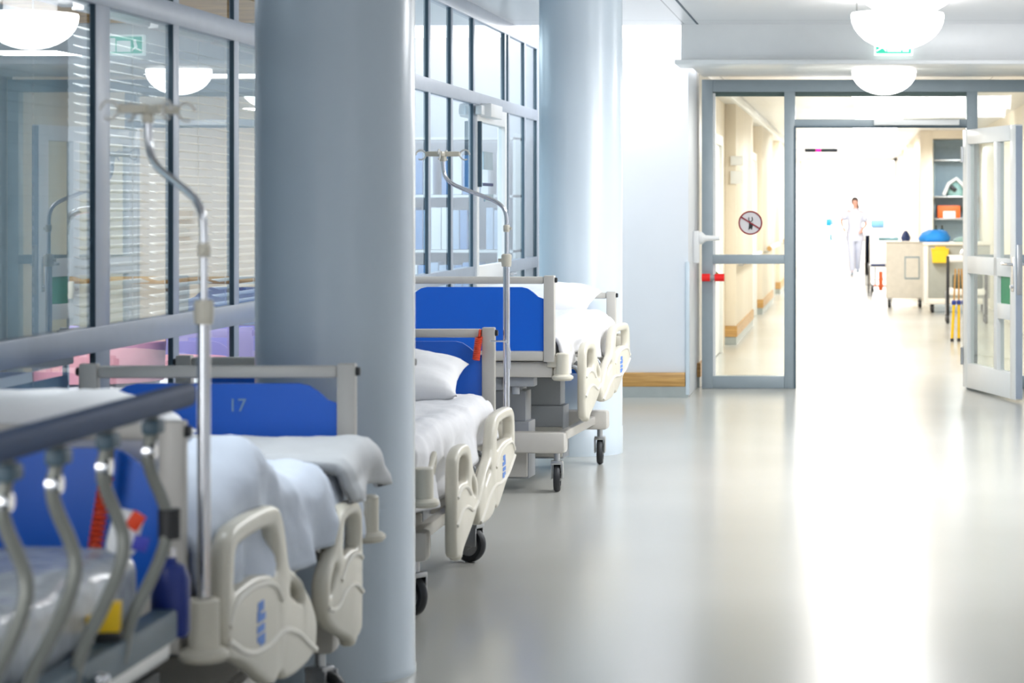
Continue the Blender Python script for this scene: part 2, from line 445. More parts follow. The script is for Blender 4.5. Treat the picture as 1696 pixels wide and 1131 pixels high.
leafpart('door_handle', MB().tube([(lw_-.05,0,1.05),(lw_-.05,sgn*.07,1.05),(lw_-.19,sgn*.075,1.05)], .011).tube([(lw_-.05,0,1.05),(lw_-.05,-sgn*.07,1.05),(lw_-.19,-sgn*.075,1.05)], .011)
   .b(lw_-.075,lw_-.028,-.036,.036,.84,1.11,.003).tube([(lw_-.05,sgn*.03,.88),(lw_-.05,sgn*.055,.88)], .014), M['chrome'])
leafpart('lock_plate', MB().b(lw_+.008,lw_+.018,-.02,.02,.82,1.2,.002), M['steel'])
leafpart('hinge', MB().cyl((0,-.035,.2),(0,-.035,.34),.014).cyl((0,-.035,1.85),(0,-.035,1.98),.014), M['steel'])
# red push grip + bracket on the side light
g = empty('push_grip', (-1.18, y0-.06, .91), 0, 'short red push grip with grey middle on grey door frame', 'door grip')
MB().cyl((-.085,0,0),(-.018,0,0),.031).cyl((.02,0,0),(.098,0,0),.031).build('grip', M['redp'], g)
MB().cyl((-.02,0,0),(.022,0,0),.024).b(-.015,.015,0,.06,-.02,.02).build('clamp', M['grey'], g)
g = MB().lathe([(0,0),(.05,0),(.05,.02),(.025,.05),(.018,.16),(0,.165)], 20, axis='x').b(-.05,0,-.04,.04,-.20,.06,.008).build('hook_bracket', M['white'], None, (-1.316+.05, 19.45, 1.235))
tag(g, 'white horn-shaped bracket on wall edge beside grey door frame', 'bracket')
# prohibition sign on the glass
sg = empty('prohibition_sign', ((1243-1419)/201.5, YD-.012, 1.5-29/201.5), 0, 'round red-ringed no mobile phone sign stuck on side glass', 'sign')
rr = .093
MB().lathe([(0,0),(rr,0),(rr,.003),(0,.003)], 40, axis='y').build('disc', mat('sign_pale',(0.72,0.70,0.72),.5), sg)
MB().tube([(rr*math.cos(2*PI*k/40),-.004,rr*math.sin(2*PI*k/40)) for k in range(40)], .006, 6, True).build('ring', M['maroon'], sg)
MB().box((0,-.005,0),(rr*1.9,.003,.011),rot=Matrix.Rotation(R(32),4,'Y')).build('slash', M['maroon'], sg)
MB().prism([(-.016,-.06),(.002,-.045),(.012,-.058),(.022,-.02),(.02,.0),(-.012,.0),(-.012,-.02)], lambda p:(p[0],-.002,p[1]), lambda p:(p[0],-.006,p[1])).tube([(-.012,-.004,.045),(-.014,-.004,.022),(-.004,-.004,.01),(.01,-.004,.012),(.017,-.004,.025),(.014,-.004,.048)], .0035, 6).build('pictogram', M['black'], sg)
# exit sign hanging from beam
ex = empty('exit_sign', (.265, 17.40, 2.60), 0, 'small lit green and white exit sign on the beam under the dome lamp', 'sign')
MB().b(-.14,.14,0,.05,-.02,.13,.006).build('housing', M['signwhite'], ex)
MB().b(-.125,.125,-.004,.002,-.005,.115).build('panel', M['greensign'], ex)
MB().b(-.045,.055,-.007,-.002,.005,.085).b(.065,.11,-.007,-.002,.005,.105).lathe([(0,0),(.011,0),(.011,.004),(0,.004)],12,(-.075,-.007,.085),'y').box((-.08,-.005,.055),(.022,.004,.04),rot=Matrix.Rotation(R(18),4,'Y')).box((-.1,-.005,.025),(.05,.004,.011),rot=Matrix.Rotation(R(-30),4,'Y')).box((-.065,-.005,.025),(.04,.004,.011),rot=Matrix.Rotation(R(50),4,'Y')).build('pictogram', M['signwhite'], ex)
# hand-rail on right wall
def handrail(x, ya, yb, z, side, label, group=None, m='wood', r=.022):
    h = empty('handrail', (x,ya,z), 0, label, 'handrail', group)
    L = yb-ya
    MB().cyl((0,0,0),(0,L,0),r,14).build('rail', M[m], h)
    n = max(2, int(L/1.4)+1)
    for i in range(n):
        yy = .15+(L-.3)*i/(n-1)
        MB().tube([(0,yy,-.015),(side*.03,yy,-.05),(side*.08,yy,-.05)], .009, 8).build('bracket', M['steel'], h)
    MB().cyl((0,-.012,0),(0,0,0),r*1.05,14).build('end_cap', M['wood'] if m != 'wood' else M['grey'], h)
    return h
handrail(XR-.08, 1, 17.2, .92, 1, 'long wooden handrail on wall opposite the parked beds')

# ---- corridor beyond the doors
XL = -1.42
S('wall_far_left', MB().b(XL-.2, XL, YD+.06, 60, 0, CH2), M['cream'])
for i,(a,b_) in enumerate([(YD+.06,21.2),(26,30.2),(33.3,37.3),(40.8,44.5),(48,51.5)]):
    S('wall_pier', MB().b(XL, -1.30, a, b_, .20, CH2, .006), M['cream'] if i else M['offwhite'])
    S('baseboard_pier', MB().b(XL, -1.288, a-.012, b_+.012, .085, .20), M['wood'])
    S('baseboard_pier_kick', MB().b(XL, -1.296, a-.004, b_+.004, 0, .085), M['kick'])
for i,(a,b_) in enumerate([(22.2,24.6),(30.6,32.9),(37.8,40.2),(45,47.4)]):
    d = empty('door_%d' % (3+i), (0,0,0), kind='structure')
    S('door_leaf', MB().b(XL, XL+.03, a+.1, b_-.1, .01, 2.1, .004), M['white'], d)
    S('door_frame', MB().b(XL, XL+.06, a, a+.1, 0, 2.2, .004).b(XL, XL+.06, b_-.1, b_, 0, 2.2, .004).b(XL, XL+.06, a+.1, b_-.1, 2.1, 2.2, .004), M['offwhite'], d)
    S('door_handle', MB().tube([(XL+.03,a+.2,1.04),(XL+.08,a+.2,1.04),(XL+.08,a+.34,1.04)], .012), M['chrome'], d)
S('trim_6', MB().b(XL, -1.26, YD+.06, 60, CH2-.09, CH2, .004), M['white'])
for a,b_,t in [(20.6,21.15,'first'),(26.1,30,'second'),(33.5,37.2,'third'),(41,44.3,'fourth')]:
    handrail(-1.21, a, b_, .90, -1, 'white tubular handrail with wooden end, %s along far corridor from the doors' % t, 'handrails along the far corridor', 'white', .035)
for (y,z,w,h,nm) in [(26.0,1.98,.06,.10,'upper'),(26.0,1.80,.06,.14,'lower')]:
    s_ = MB().b(-1.36, -1.22, y-.03, y-.001, z-h/2, z+h/2, .004).build('door_sign', M['white'])
    tag(s_, 'small white room sign on cream wall pier, the %s one' % nm, 'sign')
# right side of the far corridor
XW = 1.0
S('wall_far_right', MB().b(1.95, 2.15, YD+.06, 38.6, 0, CH2), M['cream'])
S('wall_far_right_recess', MB().b(XW, XW+.2, 38.0, 60, 0, CH2, .006), M['cream'])
S('wall_recess_end', MB().b(XW+.2, 2.0, 38.7, 38.9, 0, CH2), mat('recess_blue',(0.42,0.56,0.66),.5))
S('trim_7', MB().b(1.2, 1.97, 38.0, 38.7, 2.55, CH2), M['cream'])
S('window_2', MB().b(XL, XL+.08, 59.9, 60, 0, CH2).b(XW-.08, XW, 59.9, 60, 0, CH2).b(XL, XW, 59.9, 60, 2.6, CH2).b(-.24,-.18,59.9,60,0,2.6), M['white'])

# ================================================================== CEILING LAMPS AND ADDED LIGHTS
def dome(x, y, zc, r, label, group='dome ceiling lamps', drop=.10):
    t = empty('ceiling_lamp', (x,y,zc), 0, label, 'ceiling lamp', group)
    MB().lathe([(0,0),(r*.55,0),(r*.55,-drop),(0,-drop)], 32).build('base', M['white'], t)
    prof = [(0,-drop-.22*r/.3)]
    for k in range(1,9):
        a = k/8*PI/2
        prof.append((r*math.sin(a), -drop-.22*r/.3*math.cos(a)))
    prof += [(r*.98,-drop+.015),(0,-drop+.02)]
    MB().lathe(prof, 48).build('glass_shade', M['dome'], t)
    return t
def spot(x, y, z, w, cone, col=(1,1,1), aim=None):
    l = bpy.data.lights.new('lamp', 'SPOT'); l.energy = w; l.color = col; l.spot_size = R(cone); l.spot_blend = .5; l.shadow_soft_size = .15
    o = bpy.data.objects.new('lamp', l); COL.objects.link(o); o.location = (x,y,z)
    if aim: o.rotation_euler = (Vector(aim)-Vector((x,y,z))).to_track_quat('-Z','Y').to_euler()
    return o
def area(x, y, z, sx, sy, w, col=(1,1,1), rot=(0,0,0)):
    l = bpy.data.lights.new('lamp', 'AREA'); l.shape = 'RECTANGLE'; l.size = sx; l.size_y = sy; l.energy = w; l.color = col
    o = bpy.data.objects.new('lamp', l); COL.objects.link(o); o.location = (x,y,z); o.rotation_euler = rot
    return o
dl = [(9.6,'over the corridor before the beds, out of the picture top'),(12.7,'nearest one in view, cut by the top of the picture'),(15.4,'just in front of the exit sign and beam')]
for y, t in dl:
    dome(.26, y, CH, .30, 'glowing white dome ceiling lamp, '+t)
dome(.21, 18.6, 2.562, .25, 'white dome ceiling lamp under the lowered soffit in front of the far doors', drop=.03)
for y, t in [(21.8,'first behind the far doors'),(23.7,'second behind the far doors'),(27.5,'third behind the far doors'),(33,'fourth behind the far doors')]:
    dome(.25, y, CH2, .30, 'white dome lamp in far corridor, '+t)
for y, w_ in ((9.6,36),(12.7,58),(15.4,36)): area(.26, y, 2.47, .5, .5, w_, (.97,.985,1))
area(.3, 4.6, 2.79, .6, .6, 5, (.85,.93,1))
spot(-1.75, 6.4, 2.79, 175, 60, (.88,.95,1)); spot(-2.8, 7.3, 2.7, 520, 40, (1,.95,.95), (-2.98,10.0,.8))  # added spots without fixtures brighten the nearest bed and furniture behind glass
for x, y, w_ in ((1.2,10.6,54),(1.1,13.2,56)): area(x, y, 2.76, 1.2, .5, w_, (.985,.985,1), (R(52),0,0))  # added wash lights, no fixtures, tilted to brighten beam and end wall
for y in (21.8,24.5,28,32,36): area(.1, y, 2.36, .7, .7, 62, (1,.985,.95))
for y, w_ in ((41,150),(46,170),(55.5,220)): area(-.2, y, 2.6, 1.6, 2, w_, (1,1,1))  # strong lights added without fixtures to wash out the far corridor
area(-.1, 48.6, 2.62, 1.4, .6, 190, (.95,.97,1), (R(55),0,0))  # added light tilted onto the nurse's front, no fixture there
area(.5, 29.6, 2.6, 1.2, .5, 60, (1,.98,.95), (R(55),0,0))  # added fill light tilted onto the far cabinet fronts
area(1.6, 37.0, 2.4, .4, .4, 40, (.85,.95,1))  # small light added to brighten the otherwise unlit recess
area(-4.0, 16.0, 2.7, 1.4, 3, 125, (.82,.92,1))
area(-3.7, 10.6, 2.7, 1.2, 2.5, 55, (1,.96,.98))
area(-4.4, 6.0, 2.7, 1.0, 1.5, 12, (.85,.95,1))
area(-.02, 18.7, 2.5, .9, .6, 18, (1,.98,.95))

# ================================================================== BEDS
def profile_panel():
    half = [( .0,.912),(.245,.912),(.275,.905),(.305,.885),(.33,.862),(.365,.85)]
    top = half + []
    pts = [(-x,h) for x,h in reversed(half[1:])] + half
    return pts + [(.365,.587),(-.365,.587)]
def make_bed():
    t = empty('hospital_bed', (0,0,0))
    U = []
    def up(o): o['upper'] = 1; return o
    # base
    fr = MB()
    for s in (-1,1):
        fr.b(-.42,.42,s*.67-.05,s*.67+.05,.205,.315,.018)
        fr.b(s*.33-.022,s*.33+.022,-.62,.62,.235,.285,.006)
    fr.b(-.2,.2,-.62,-.40,.07,.24,.006).b(-.2,.2,.40,.62,.07,.24,.006)
    fr.build('base', M['bedm'], t)
    for s in (-1,1):
        MB().b(-.205,.205,s*.5-.09,s*.5+.09,.06,.36,.004).b(-.185,.185,s*.5-.075,s*.5+.075,.36,.52,.004).build('lift_column', M['bedg'], t)
        up(MB().b(-.165,.165,s*.5-.06,s*.5+.06,.30,.46,.004).build('lift_column', M['bedg'], t))
    for sx in (-1,1):
        for sy in (-1,1):
            c = MB().cyl((0,0,.15),(0,0,.215),.016).b(-.03,.03,-.035,.03,.145,.165,.004).b(-.032,-.024,-.03,.04,.07,.155,.002).b(.024,.032,-.03,.04,.07,.155,.002).build('caster', M['steel'], t, (sx*.37, sy*.67, 0))
            MB().lathe([(.05,-.017),(.068,-.017),(.075,-.010),(.0765,0),(.075,.010),(.068,.017),(.05,.017),(.05,-.017)], 36, (0,.02,.0765), 'x').build('tyre', M['tyre'], c)
            MB().lathe([(0,-.02),(.02,-.02),(.022,-.012),(.05,-.011),(.05,.011),(.022,.012),(.02,.02),(0,.02)], 28, (0,.02,.0765), 'x').build('wheel_hub', M['hub'], c)
    # platform frame with cross beams
    pf = MB()
    for s in (-1,1):
        pf.b(-.40,.40,s*.93-.03,s*.93+.03,.45,.525,.008)
        pf.b(s*.38-.025,s*.38+.025,-.93,.93,.455,.515,.006)
    pf.b(-.40,.40,-.88,.88,.515,.53,.004).b(-.12,.12,-.8,.8,.42,.46,.004)
    up(pf.build('platform', M['bedm'], t))
    up(MB().b(.14,.30,-.93,-.84,.40,.45,.006).cyl((.2,-.9,.36),(.2,-.9,.42),.02).b(.05,.13,-.9,-.8,.38,.45,.005).build('motor_box', M['bedg'], t))
    up(MB().b(-.1,.06,-.966,-.957,.465,.512,.003).build('label_plate', M['paper'], t))
    # corner bumpers
    for sx in (-1,1):
        for sy in (-1,1):
            up(MB().lathe([(0,.435),(.045,.435),(.055,.445),(.055,.455),(.045,.463),(.034,.466),(.034,.57),(.028,.575),(0,.575)], 28, (sx*.452, sy*.955, 0))
               .b(sx*.37, sx*.46, sy*.945-.028, sy*.945+.028, .50,.562,.012).build('bumper', M['ivory'], t))
    # end boards
    for sy in (-1,1):
        b_ = MB()
        for sx in (-1,1): b_.b(sx*.388-.0275, sx*.388+.0275, sy*.97-.022, sy*.97+.022, .53, .972, .005)
        b_.b(-.362,.362,sy*.97-.016,sy*.97+.016,.928,.966,.012)
        b_.b(-.362,.362,sy*.97-.022,sy*.97+.022,.535,.587,.014)
        bo = up(b_.build('headboard' if sy > 0 else 'footboard', M['bedm'], t))
        pp = profile_panel()
        MB().prism(pp, lambda p:(p[0], sy*.97-.009, p[1]), lambda p:(p[0], sy*.97+.009, p[1])).build('panel', M['blue'], bo)
        for sx in (-1,1):
            MB().lathe([(0,0),(.014,0),(.012,.012),(0,.014)] if sx > 0 else [(0,0),(.014,0),(.012,-.012),(0,-.014)], 16, (sx*.4155, sy*.97, .948), 'x').build('end_cap', M['black'], bo)
    # side rails
    head_o = [(-.14,.30),(-.12,.25),(.22,.25),(.27,.29),(.33,.265),(.40,.28),(.62,.36),(.80,.40),(.82,.45),(.82,.58),(.79,.635),(.70,.655),(.36,.655),(.27,.635),(.22,.57),(.19,.50),(.10,.475),(0,.43),(-.09,.385),(-.14,.34)]
    head_h = [(.31,.55),(.30,.51),(.36,.505),(.52,.525),(.70,.52),(.745,.515),(.75,.55),(.735,.60),(.68,.612),(.40,.612),(.34,.60)]
    slit = [(.03,.425),(.10,.452),(.165,.462),(.18,.44),(.10,.415),(.02,.39)]
    foot_o = [(-.68,.24),(-.66,.21),(-.60,.205),(-.585,.19),(-.55,.19),(-.54,.215),(-.30,.28),(-.18,.34),(-.17,.42),(-.20,.46),(-.29,.50),(-.33,.55),(-.36,.59),(-.43,.61),(-.58,.61),(-.66,.585),(-.68,.53)]
    foot_h = [(-.635,.49),(-.62,.46),(-.54,.475),(-.43,.465),(-.40,.47),(-.40,.52),(-.42,.56),(-.48,.57),(-.58,.57),(-.63,.55)]
    slit2 = [(-.31,.47),(-.25,.44),(-.215,.40),(-.24,.38),(-.30,.42),(-.335,.45)]
    for sx in (-1,1):
        xo = sx*.5
        def P(o, hs, bead_list, mark):
            ho = [chaikin(h, 2) for h in hs]
            mb = plate(chaikin(o,2), ho, .046, .014, lambda u,h,d: (xo+d, u, h))
            p = up(mb.build('side_rail', M['ivory'], t, angle=50))
            for bl in bead_list:
                pts = chaikin(bl, 2, False)
                MB().tube([(xo+sx*.0225, q[0], q[1]) for q in pts], .0075, 8).build('bead', M['bead'], p)
            if mark:
                mk = MB()
                for (du,dh,w,h) in [(0,.03,.035,.018),(-.012,.008,.03,.014),(.012,.012,.02,.02),(0,-.012,.045,.014),(-.01,-.034,.03,.02),(.012,-.03,.018,.012)]:
                    mk.b(xo+sx*.022, xo+sx*.0245, .50+du*1.6-w*.8, .50+du*1.6+w*.8, .425+dh*1.1-h*.55, .425+dh*1.1+h*.55)
                e = mk.build('emblem', M['mark'], p); e['label'] = 'worn blue emblem'
        P(head_o, [head_h, slit], [[(.80,.46),(.74,.505),(.55,.508),(.36,.49),(.28,.44)],[(.81,.435),(.62,.375),(.42,.36),(.26,.375),(.1,.345),(-.02,.30),(-.12,.27)]], True)
        P(foot_o, [foot_h, slit2], [[(-.66,.43),(-.60,.455),(-.46,.455),(-.36,.41)],[(-.67,.33),(-.56,.375),(-.42,.375),(-.30,.335),(-.19,.36)]], False)
        for (a, b2) in [(.1,.5),(.45,.5),(-.35,.5),(-.55,.5)]:
            up(MB().tube([(sx*.40,a,.49),(sx*.45,a,.47),(sx*.48,a,.42)], .012, 8).build('rail_arm', M['bedg'], t))
    # pulled-out rail end fittings
    for sx in (-1,1):
        up(MB().tube([(sx*.43,-.86,.52),(sx*.45,-.80,.56),(sx*.45,-.74,.60),(sx*.445,-.72,.56),(sx*.44,-.76,.50)], .011, 8, True).build('release_handle', M['ivory'], t))
    mm = MB().box((0,0,.585),(.80,1.84,.115),.045,seg=4).build('mattress', M['matt'], t); up(mm)
    return t

bed_proto = make_bed()
def place_bed(o, x, y, rz, dz, label):
    o.location = (x,y,0); o.rotation_euler = (0,0,rz)
    for k in kids(o):
        if k.get('upper'): k.location.z += dz
    tag(o, label, 'hospital bed', 'hospital beds along the glazed wall')
B2 = bed_proto
B1 = dup(B2); B3 = dup(B2)
place_bed(B1, -1.918, 6.33, PI+.012, .05, 'nearest hospital bed, blue end boards, one numbered 17, against the near grey column')
place_bed(B2, -1.98, 9.48, 0, 0.0, 'middle low hospital bed half hidden behind the grey column')
place_bed(B3, -1.897, 13.33, -.0615, .17, 'farthest hospital bed, raised high, its blue end board fully in view')
for k in kids(B1):
    if k.name.startswith('side_rail'):
        hd = max(v_.co.y for v_ in k.data.vertices) > .5
        k.location.x += -.03 if k.data.vertices[0].co.x > 0 else .03
        if hd: k.location.y += .09; k.location.z -= .03; k.scale.z = 1.15
# turned casters
for bd, sw in ((B1, (1.15,.6,1.2,.9)), (B2, (.35,.3,.9,1.15)), (B3, (.1,.25,.12,.1))):
    cs = [k for k in kids(bd) if k.name.startswith('caster')]
    for c, a in zip(cs, sw): c.rotation_euler = (0,0,a)
for k in kids(B3):
    if k.name.startswith('headboard'):
        k.location.z -= .15
        for q in kids(k):
            if q.name.startswith('panel'): q.location.z -= .10
# number on the foot board of the nearest bed
fb = [k for k in kids(B1) if k.name.startswith('footboard')][0]
nb = text_mesh('17', .055, lambda x,y,z: (-x-.06, -.97+.0125+z, y+.845))
nm = nb.build('number', mat('number_pale',(0.25,0.42,0.62),.5), fb)
for k in bpy.data.objects:
    if 'upper' in k: del k['upper']

def fbm(x,y,z,o=4):
    return noise.fractal(Vector((x,y,z)), 1.0, 2.0, o)
def blanket(name, bed, dz, y0, y1, w, hang, top, m, label, cat, seed=0, amp=.018, topf=None, shift=0.0, hangf=None, group=None, fold=0.0, thick=.018):
    """cloth over the mattress: local bed coordinates, s runs across"""
    nu, nv = 84, 90
    mb = MB(); grid = []
    r = .07
    for j in range(nv+1):
        v = j/nv; y = y0+(y1-y0)*v
        row = []
        tz = top + (topf(y) if topf else 0)
        hR, hL = (hangf(y) if hangf else (hang, hang))
        Lh = w - r; arc = r*PI/2
        tot0 = -(Lh+arc+hL); tot1 = Lh+arc+hR
        for i in range(nu+1):
            s = tot0+(tot1-tot0)*i/nu
            a = abs(s); sg = 1 if s >= 0 else -1
            if a <= Lh: x, z, nx, nz_ = a, 0, 0, 1
            elif a <= Lh+arc:
                q = (a-Lh)/r; x, z, nx, nz_ = Lh+r*math.sin(q), -r*(1-math.cos(q)), math.sin(q), math.cos(q)
            else:
                x, z, nx, nz_ = w, -r-(a-Lh-arc), 1, 0
            d = fbm(s*3.0+seed, y*2.2, seed, 4)*amp
            d += amp*.8*(1-abs(fbm(s*2.2+y*2.6+seed*3, (y-s)*1.3, seed+5, 2)))**3*.8
            if nx > .5:
                dep = max(0, (a-Lh-arc))/max(.05,(hR if sg>0 else hL))
                d += (.010+.012*dep)*math.sin(y*21+2.0*math.sin(y*5+seed))*min(1,dep*2) + .006
                x_in = 0
            edge = min(v, 1-v)
            d -= .02*max(0, 1-edge/.04)
            row.append(mb.bm.verts.new((sg*(x+nx*d)+shift, y + .02*fbm(s*3,seed,y)*1.0 + fold*s, tz+dz+z+nz_*d)))
        grid.append(row)
    for j in range(nv):
        for i in range(nu):
            mb.bm.faces.new((grid[j][i],grid[j][i+1],grid[j+1][i+1],grid[j+1][i]))
    o = mb.build(name, m, None, angle=180)
    sm = o.modifiers.new('s','SOLIDIFY'); sm.thickness = thick; sm.offset = -1
    o.location = bed.location; o.rotation_euler = bed.rotation_euler
    tag(o, label, cat, group); return o

def pillow(bed, x, y, z, L, W, Hh, tilt, label, rz=0.0, seed=0, m='pillow'):
    mb = MB(); n = 28; top = []; bot = []
    for sgn, store in ((1,top),(-1,bot)):
        for j in range(n+1):
            row = []
            for i in range(n+1):
                u = -1+2*i/n; v = -1+2*j/n
                e = max(0,(1-abs(u)**2.4))*max(0,(1-abs(v)**2.4))
                t_ = e**.42
                px = L/2*u*(1-.07*(1-abs(v)**2)*abs(u)**4) ; py = W/2*v*(1-.10*(1-abs(u)**2)*abs(v)**4)
                wr = .012*fbm(u*2+seed, v*2, seed)*t_
                row.append((px, py, sgn*Hh/2*t_ + wr + .02*fbm(u*.9+seed,v*.9,2)))
            store.append(row)
    tv = [[mb.bm.verts.new(p) for p in r] for r in top]; bv = [[mb.bm.verts.new(p) for p in r] for r in bot]
    for g in (tv,bv):
        for j in range(n):
            for i in range(n): mb.bm.faces.new((g[j][i],g[j][i+1],g[j+1][i+1],g[j+1][i]))
    bmesh.ops.remove_doubles(mb.bm, verts=mb.bm.verts, dist=1e-4)
    o = mb.build('pillow', M[m], None, angle=180)
    mt = Matrix.Translation(bed.location) @ Matrix.Rotation(bed.rotation_euler.z,4,'Z')
    o.matrix_world = mt @ Matrix.Translation((x,y,z)) @ Matrix.Rotation(rz,4,'Z') @ Matrix.Rotation(tilt,4,'X')
    tag(o, label, 'pillow', 'white pillows on the beds'); return o

g_ = lambda y,c,s: math.exp(-((y-c)/s)**2)
# middle bed
blanket('duvet', B2, 0, -.92, .88, .435, .20, .675, M['sheet'], 'white duvet with draped pleated edge on the middle bed', 'duvet', 3, .02,
        topf=lambda y: .025*g_(y,.45,.3)+.02*g_(y,-.4,.3), hangf=lambda y: (.10+.10*max(0,min(1,(.5-y)/1.0)), .1))
pillow(B2, -.035, .60, .768, .74, .46, .20, .22, 'plump white pillow against blue headboard of the middle bed', .05, 1)
# far bed
blanket('duvet', B3, .17, -.90, .86, .435, .16, .675, M['sheet'], 'crumpled white duvet on the far raised bed', 'duvet', 11, .026,
        topf=lambda y: .05*g_(y,.35,.35)+.02*g_(y,-.3,.25), hangf=lambda y: (.13+.05*math.sin(y*4), .1))
pillow(B3, -.02, .62, .945, .74, .46, .17, .22, 'plump white pillow lying at the far end of the raised bed', -.04, 4)
# near bed
blanket('duvet', B1, .05, -.90, .91, .435, .18, .715, M['duvetb'], 'bluish white duvet bunched over the nearest bed', 'duvet', 21, .034,
        topf=lambda y: .02*g_(y,-.8,.15)+.15*g_(y,.42,.32), hangf=lambda y: (.16,.17+.04*math.sin(y*5)+.12*max(0,y)), fold=.04)
blanket('folded_blanket', B1, .05, -.93, -.46, .50, .06, .735, M['matt'], 'pale grey blanket folded across the foot of the nearest bed', 'blanket', 31, .016, thick=.05,
        topf=lambda y: .03*g_(y,-.7,.2))
pillow(B1, .04, .64, .95, .72, .46, .22, .0, 'large white pillow heaped at the near end of the nearest bed', .15, 9)

# ================================================================== IV POLES
def iv_pole(x, y, z0, ang, label):
    t = empty('drip_pole', (x,y,z0), ang, label, 'drip pole', 'drip poles standing in bed corners')
    zz = lambda h: h - z0
    MB().cyl((0,0,0),(0,0,zz(1.27)),.0145,18).build('lower_tube', M['chrome'], t)
    pts = [(0,0,zz(1.22)),(0,0,zz(1.40)),(0,0,zz(1.455)),(-.012,0,zz(1.49)),(-.04,0,zz(1.515)),(-.10,0,zz(1.54)),(-.19,0,zz(1.572)),(-.235,0,zz(1.592)),(-.265,0,zz(1.62)),(-.275,0,zz(1.66)),(-.275,0,zz(1.712))]
    MB().tube([tuple(p) for p in chaikin(pts,2,False)], .0088, 14).build('upper_tube', M['chrome'], t)
    MB().lathe([(0,1.235-z0),(.02,1.235-z0),(.022,1.25-z0),(.022,1.285-z0),(.016,1.29-z0),(0,1.29-z0)], 20).cyl((.015,0,zz(1.262)),(-.035,0,zz(1.262)),.008).build('clamp_collar', M['ivory'], t)
    MB().lathe([(0,1.385-z0),(.012,1.385-z0),(.014,1.39-z0),(.014,1.412-z0),(.011,1.416-z0),(0,1.416-z0)], 16).cyl((0,0,zz(1.40)),(.022,0,zz(1.40)),.006).build('locking_ring', M['ivory'], t)
    MB().box((-.275,0,zz(1.722)),(.15,.024,.022),.007).box((-.275,0,zz(1.722)),(.024,.15,.022),.007).cyl((-.275,0,zz(1.69)),(-.275,0,zz(1.72)),.013).build('hook_bar', M['ivory'], t)
    for (dx,dy) in ((-.095,0),(.095,0),(0,-.095),(0,.095)):
        c = Vector((-.275+dx,dy,zz(1.718)))
        ax = Vector((dx,dy,0)).normalized()
        MB().tube([c+ax*.021*math.cos(2*PI*k/18)+Vector((0,0,.021*math.sin(2*PI*k/18))) for k in range(16)], .0034, 7).build('hook', M['clearplastic'], t)
    return t
def bed_point(bed, x, y):
    v = Matrix.Rotation(bed.rotation_euler.z,4,'Z') @ Vector((x,y,0)); return bed.location.x+v.x, bed.location.y+v.y
px, py = bed_point(B2, .465, .965)
iv_pole(px, py, .578, 0.0, 'chrome drip pole rising from the corner of the middle bed')
px, py = bed_point(B1, -.452, .955)
p1 = iv_pole(px, py, .628, R(-48), 'blurred drip pole on the nearest bed, in front of the blue board 17')
# wire bracket hooked between the middle bed and its pole
px, py = bed_point(B2, .40, .955)
br = MB().tube([(0,-.02,0),(.02,-.03,0),(.06,-.03,0),(.078,-.03,-.008),(.085,-.03,-.04),(.085,-.03,-.12)], .0035, 8).build('wire_hook', M['chrome'], None, (px, py, .915))
tag(br, 'thin bent wire hook on corner post beside the drip pole', 'hook')

# red coiled cords hung on the boards
def coil(x, y, z, L, lean, label, r=.012, turns=11):
    pts = []
    n = turns*12
    for i in range(n+1):
        q = i/n; a = q*turns*2*PI
        pts.append((x+lean*q*L+r*math.cos(a), y+r*math.sin(a), z-q*L))
    loop = [(x-.01,y,z),(x,y+.025,z+.045),(x+.012,y-.022,z+.03),(x+.008,y-.022,z-.1*L),(x+.015+lean*L,y-.01,z-L)]
    o = MB().tube(pts, .0052, 7).tube(chaikin([(x,y,z),(x+.004,y+.02,z+.012),(x+.004,y+.028,z+.03),(x+.004,y,z+.034),(x+.004,y-.012,z+.015),(x,y,z)],2,False), .0045, 7).build('coiled_cord', M['red'])
    tag(o, label, 'cord', 'red coiled cords on bed boards'); return o
px, py = bed_point(B2, .35, .935)
coil(px, py, .93, .095, -.12, 'red coiled cord looped over the rail of the middle bed')
px, py = bed_point(B1, -.31, .99)
co = coil(px-.05, py-.05, .90, .17, -.16, 'red coiled cord hanging on near blue board behind the bent tubes', .012, 14)
co2 = MB().cyl((0,0,0),(.006,0,.10),.014,12).build('cord_plug', M['black'], co, (px-.05, py-.05, .885))

# ================================================================== STRETCHER in the foreground
st = empty('stretcher', (-1.86, 4.0, 0), 0, 'stretcher with blue-grey folding rail on bent metal tubes, nearest the viewer', 'stretcher')
# coordinates local: x to the right, rail plane at x=.46
MB().box((.46,.0,1.105),(.042,2.12,.052),.018,seg=3).build('top_bar', M['bar'], st)
ys = [.80,.51,.23,-.02,-.30,-.58,-.86]
for i,y in enumerate(ys):
    pts = [(.46,y,1.09),(.46,y,1.05),(.452,y-.01,1.005),(.458,y+.0,.965),(.476,y+.015,.915),(.488,y+.02,.87),(.484,y+.0,.82),(.468,y-.05,.755),(.45,y-.12,.695),(.445,y-.16,.62)]
    MB().tube([tuple(p) for p in chaikin(pts,2,False)], .0125, 12).build('rail_tube', M['tubeg'], st)
    MB().box((.462,y,1.06),(.034,.06,.03),.008).build('clip', M['dark'], st)
    MB().lathe([(0,-.012),(.016,-.012),(.018,0),(.016,.012),(0,.012)], 14, (.457,y-.005,1.012), 'x').build('joint', M['chrome'], st)
MB().lathe([(.0,-.03),(.022,-.03),(.022,.03),(0,.03)], 16, (.489,ys[0]+.017,.865)).build('rubber_sleeve', M['black'], st)
MB().b(-.40,.44,-1.05,1.0,.56,.62,.012).build('frame', M['steel'], st)
MB().b(.40,.455,-1.05,1.0,.60,.665,.008).build('edge_rail', M['dark'], st)
for y in (.42,.18,-.1): MB().lathe([(0,-.02),(.012,-.014),(.016,0),(.012,.014),(0,.02)],14,(.475,y,.63),'x').build('bolt', M['chrome'], st)
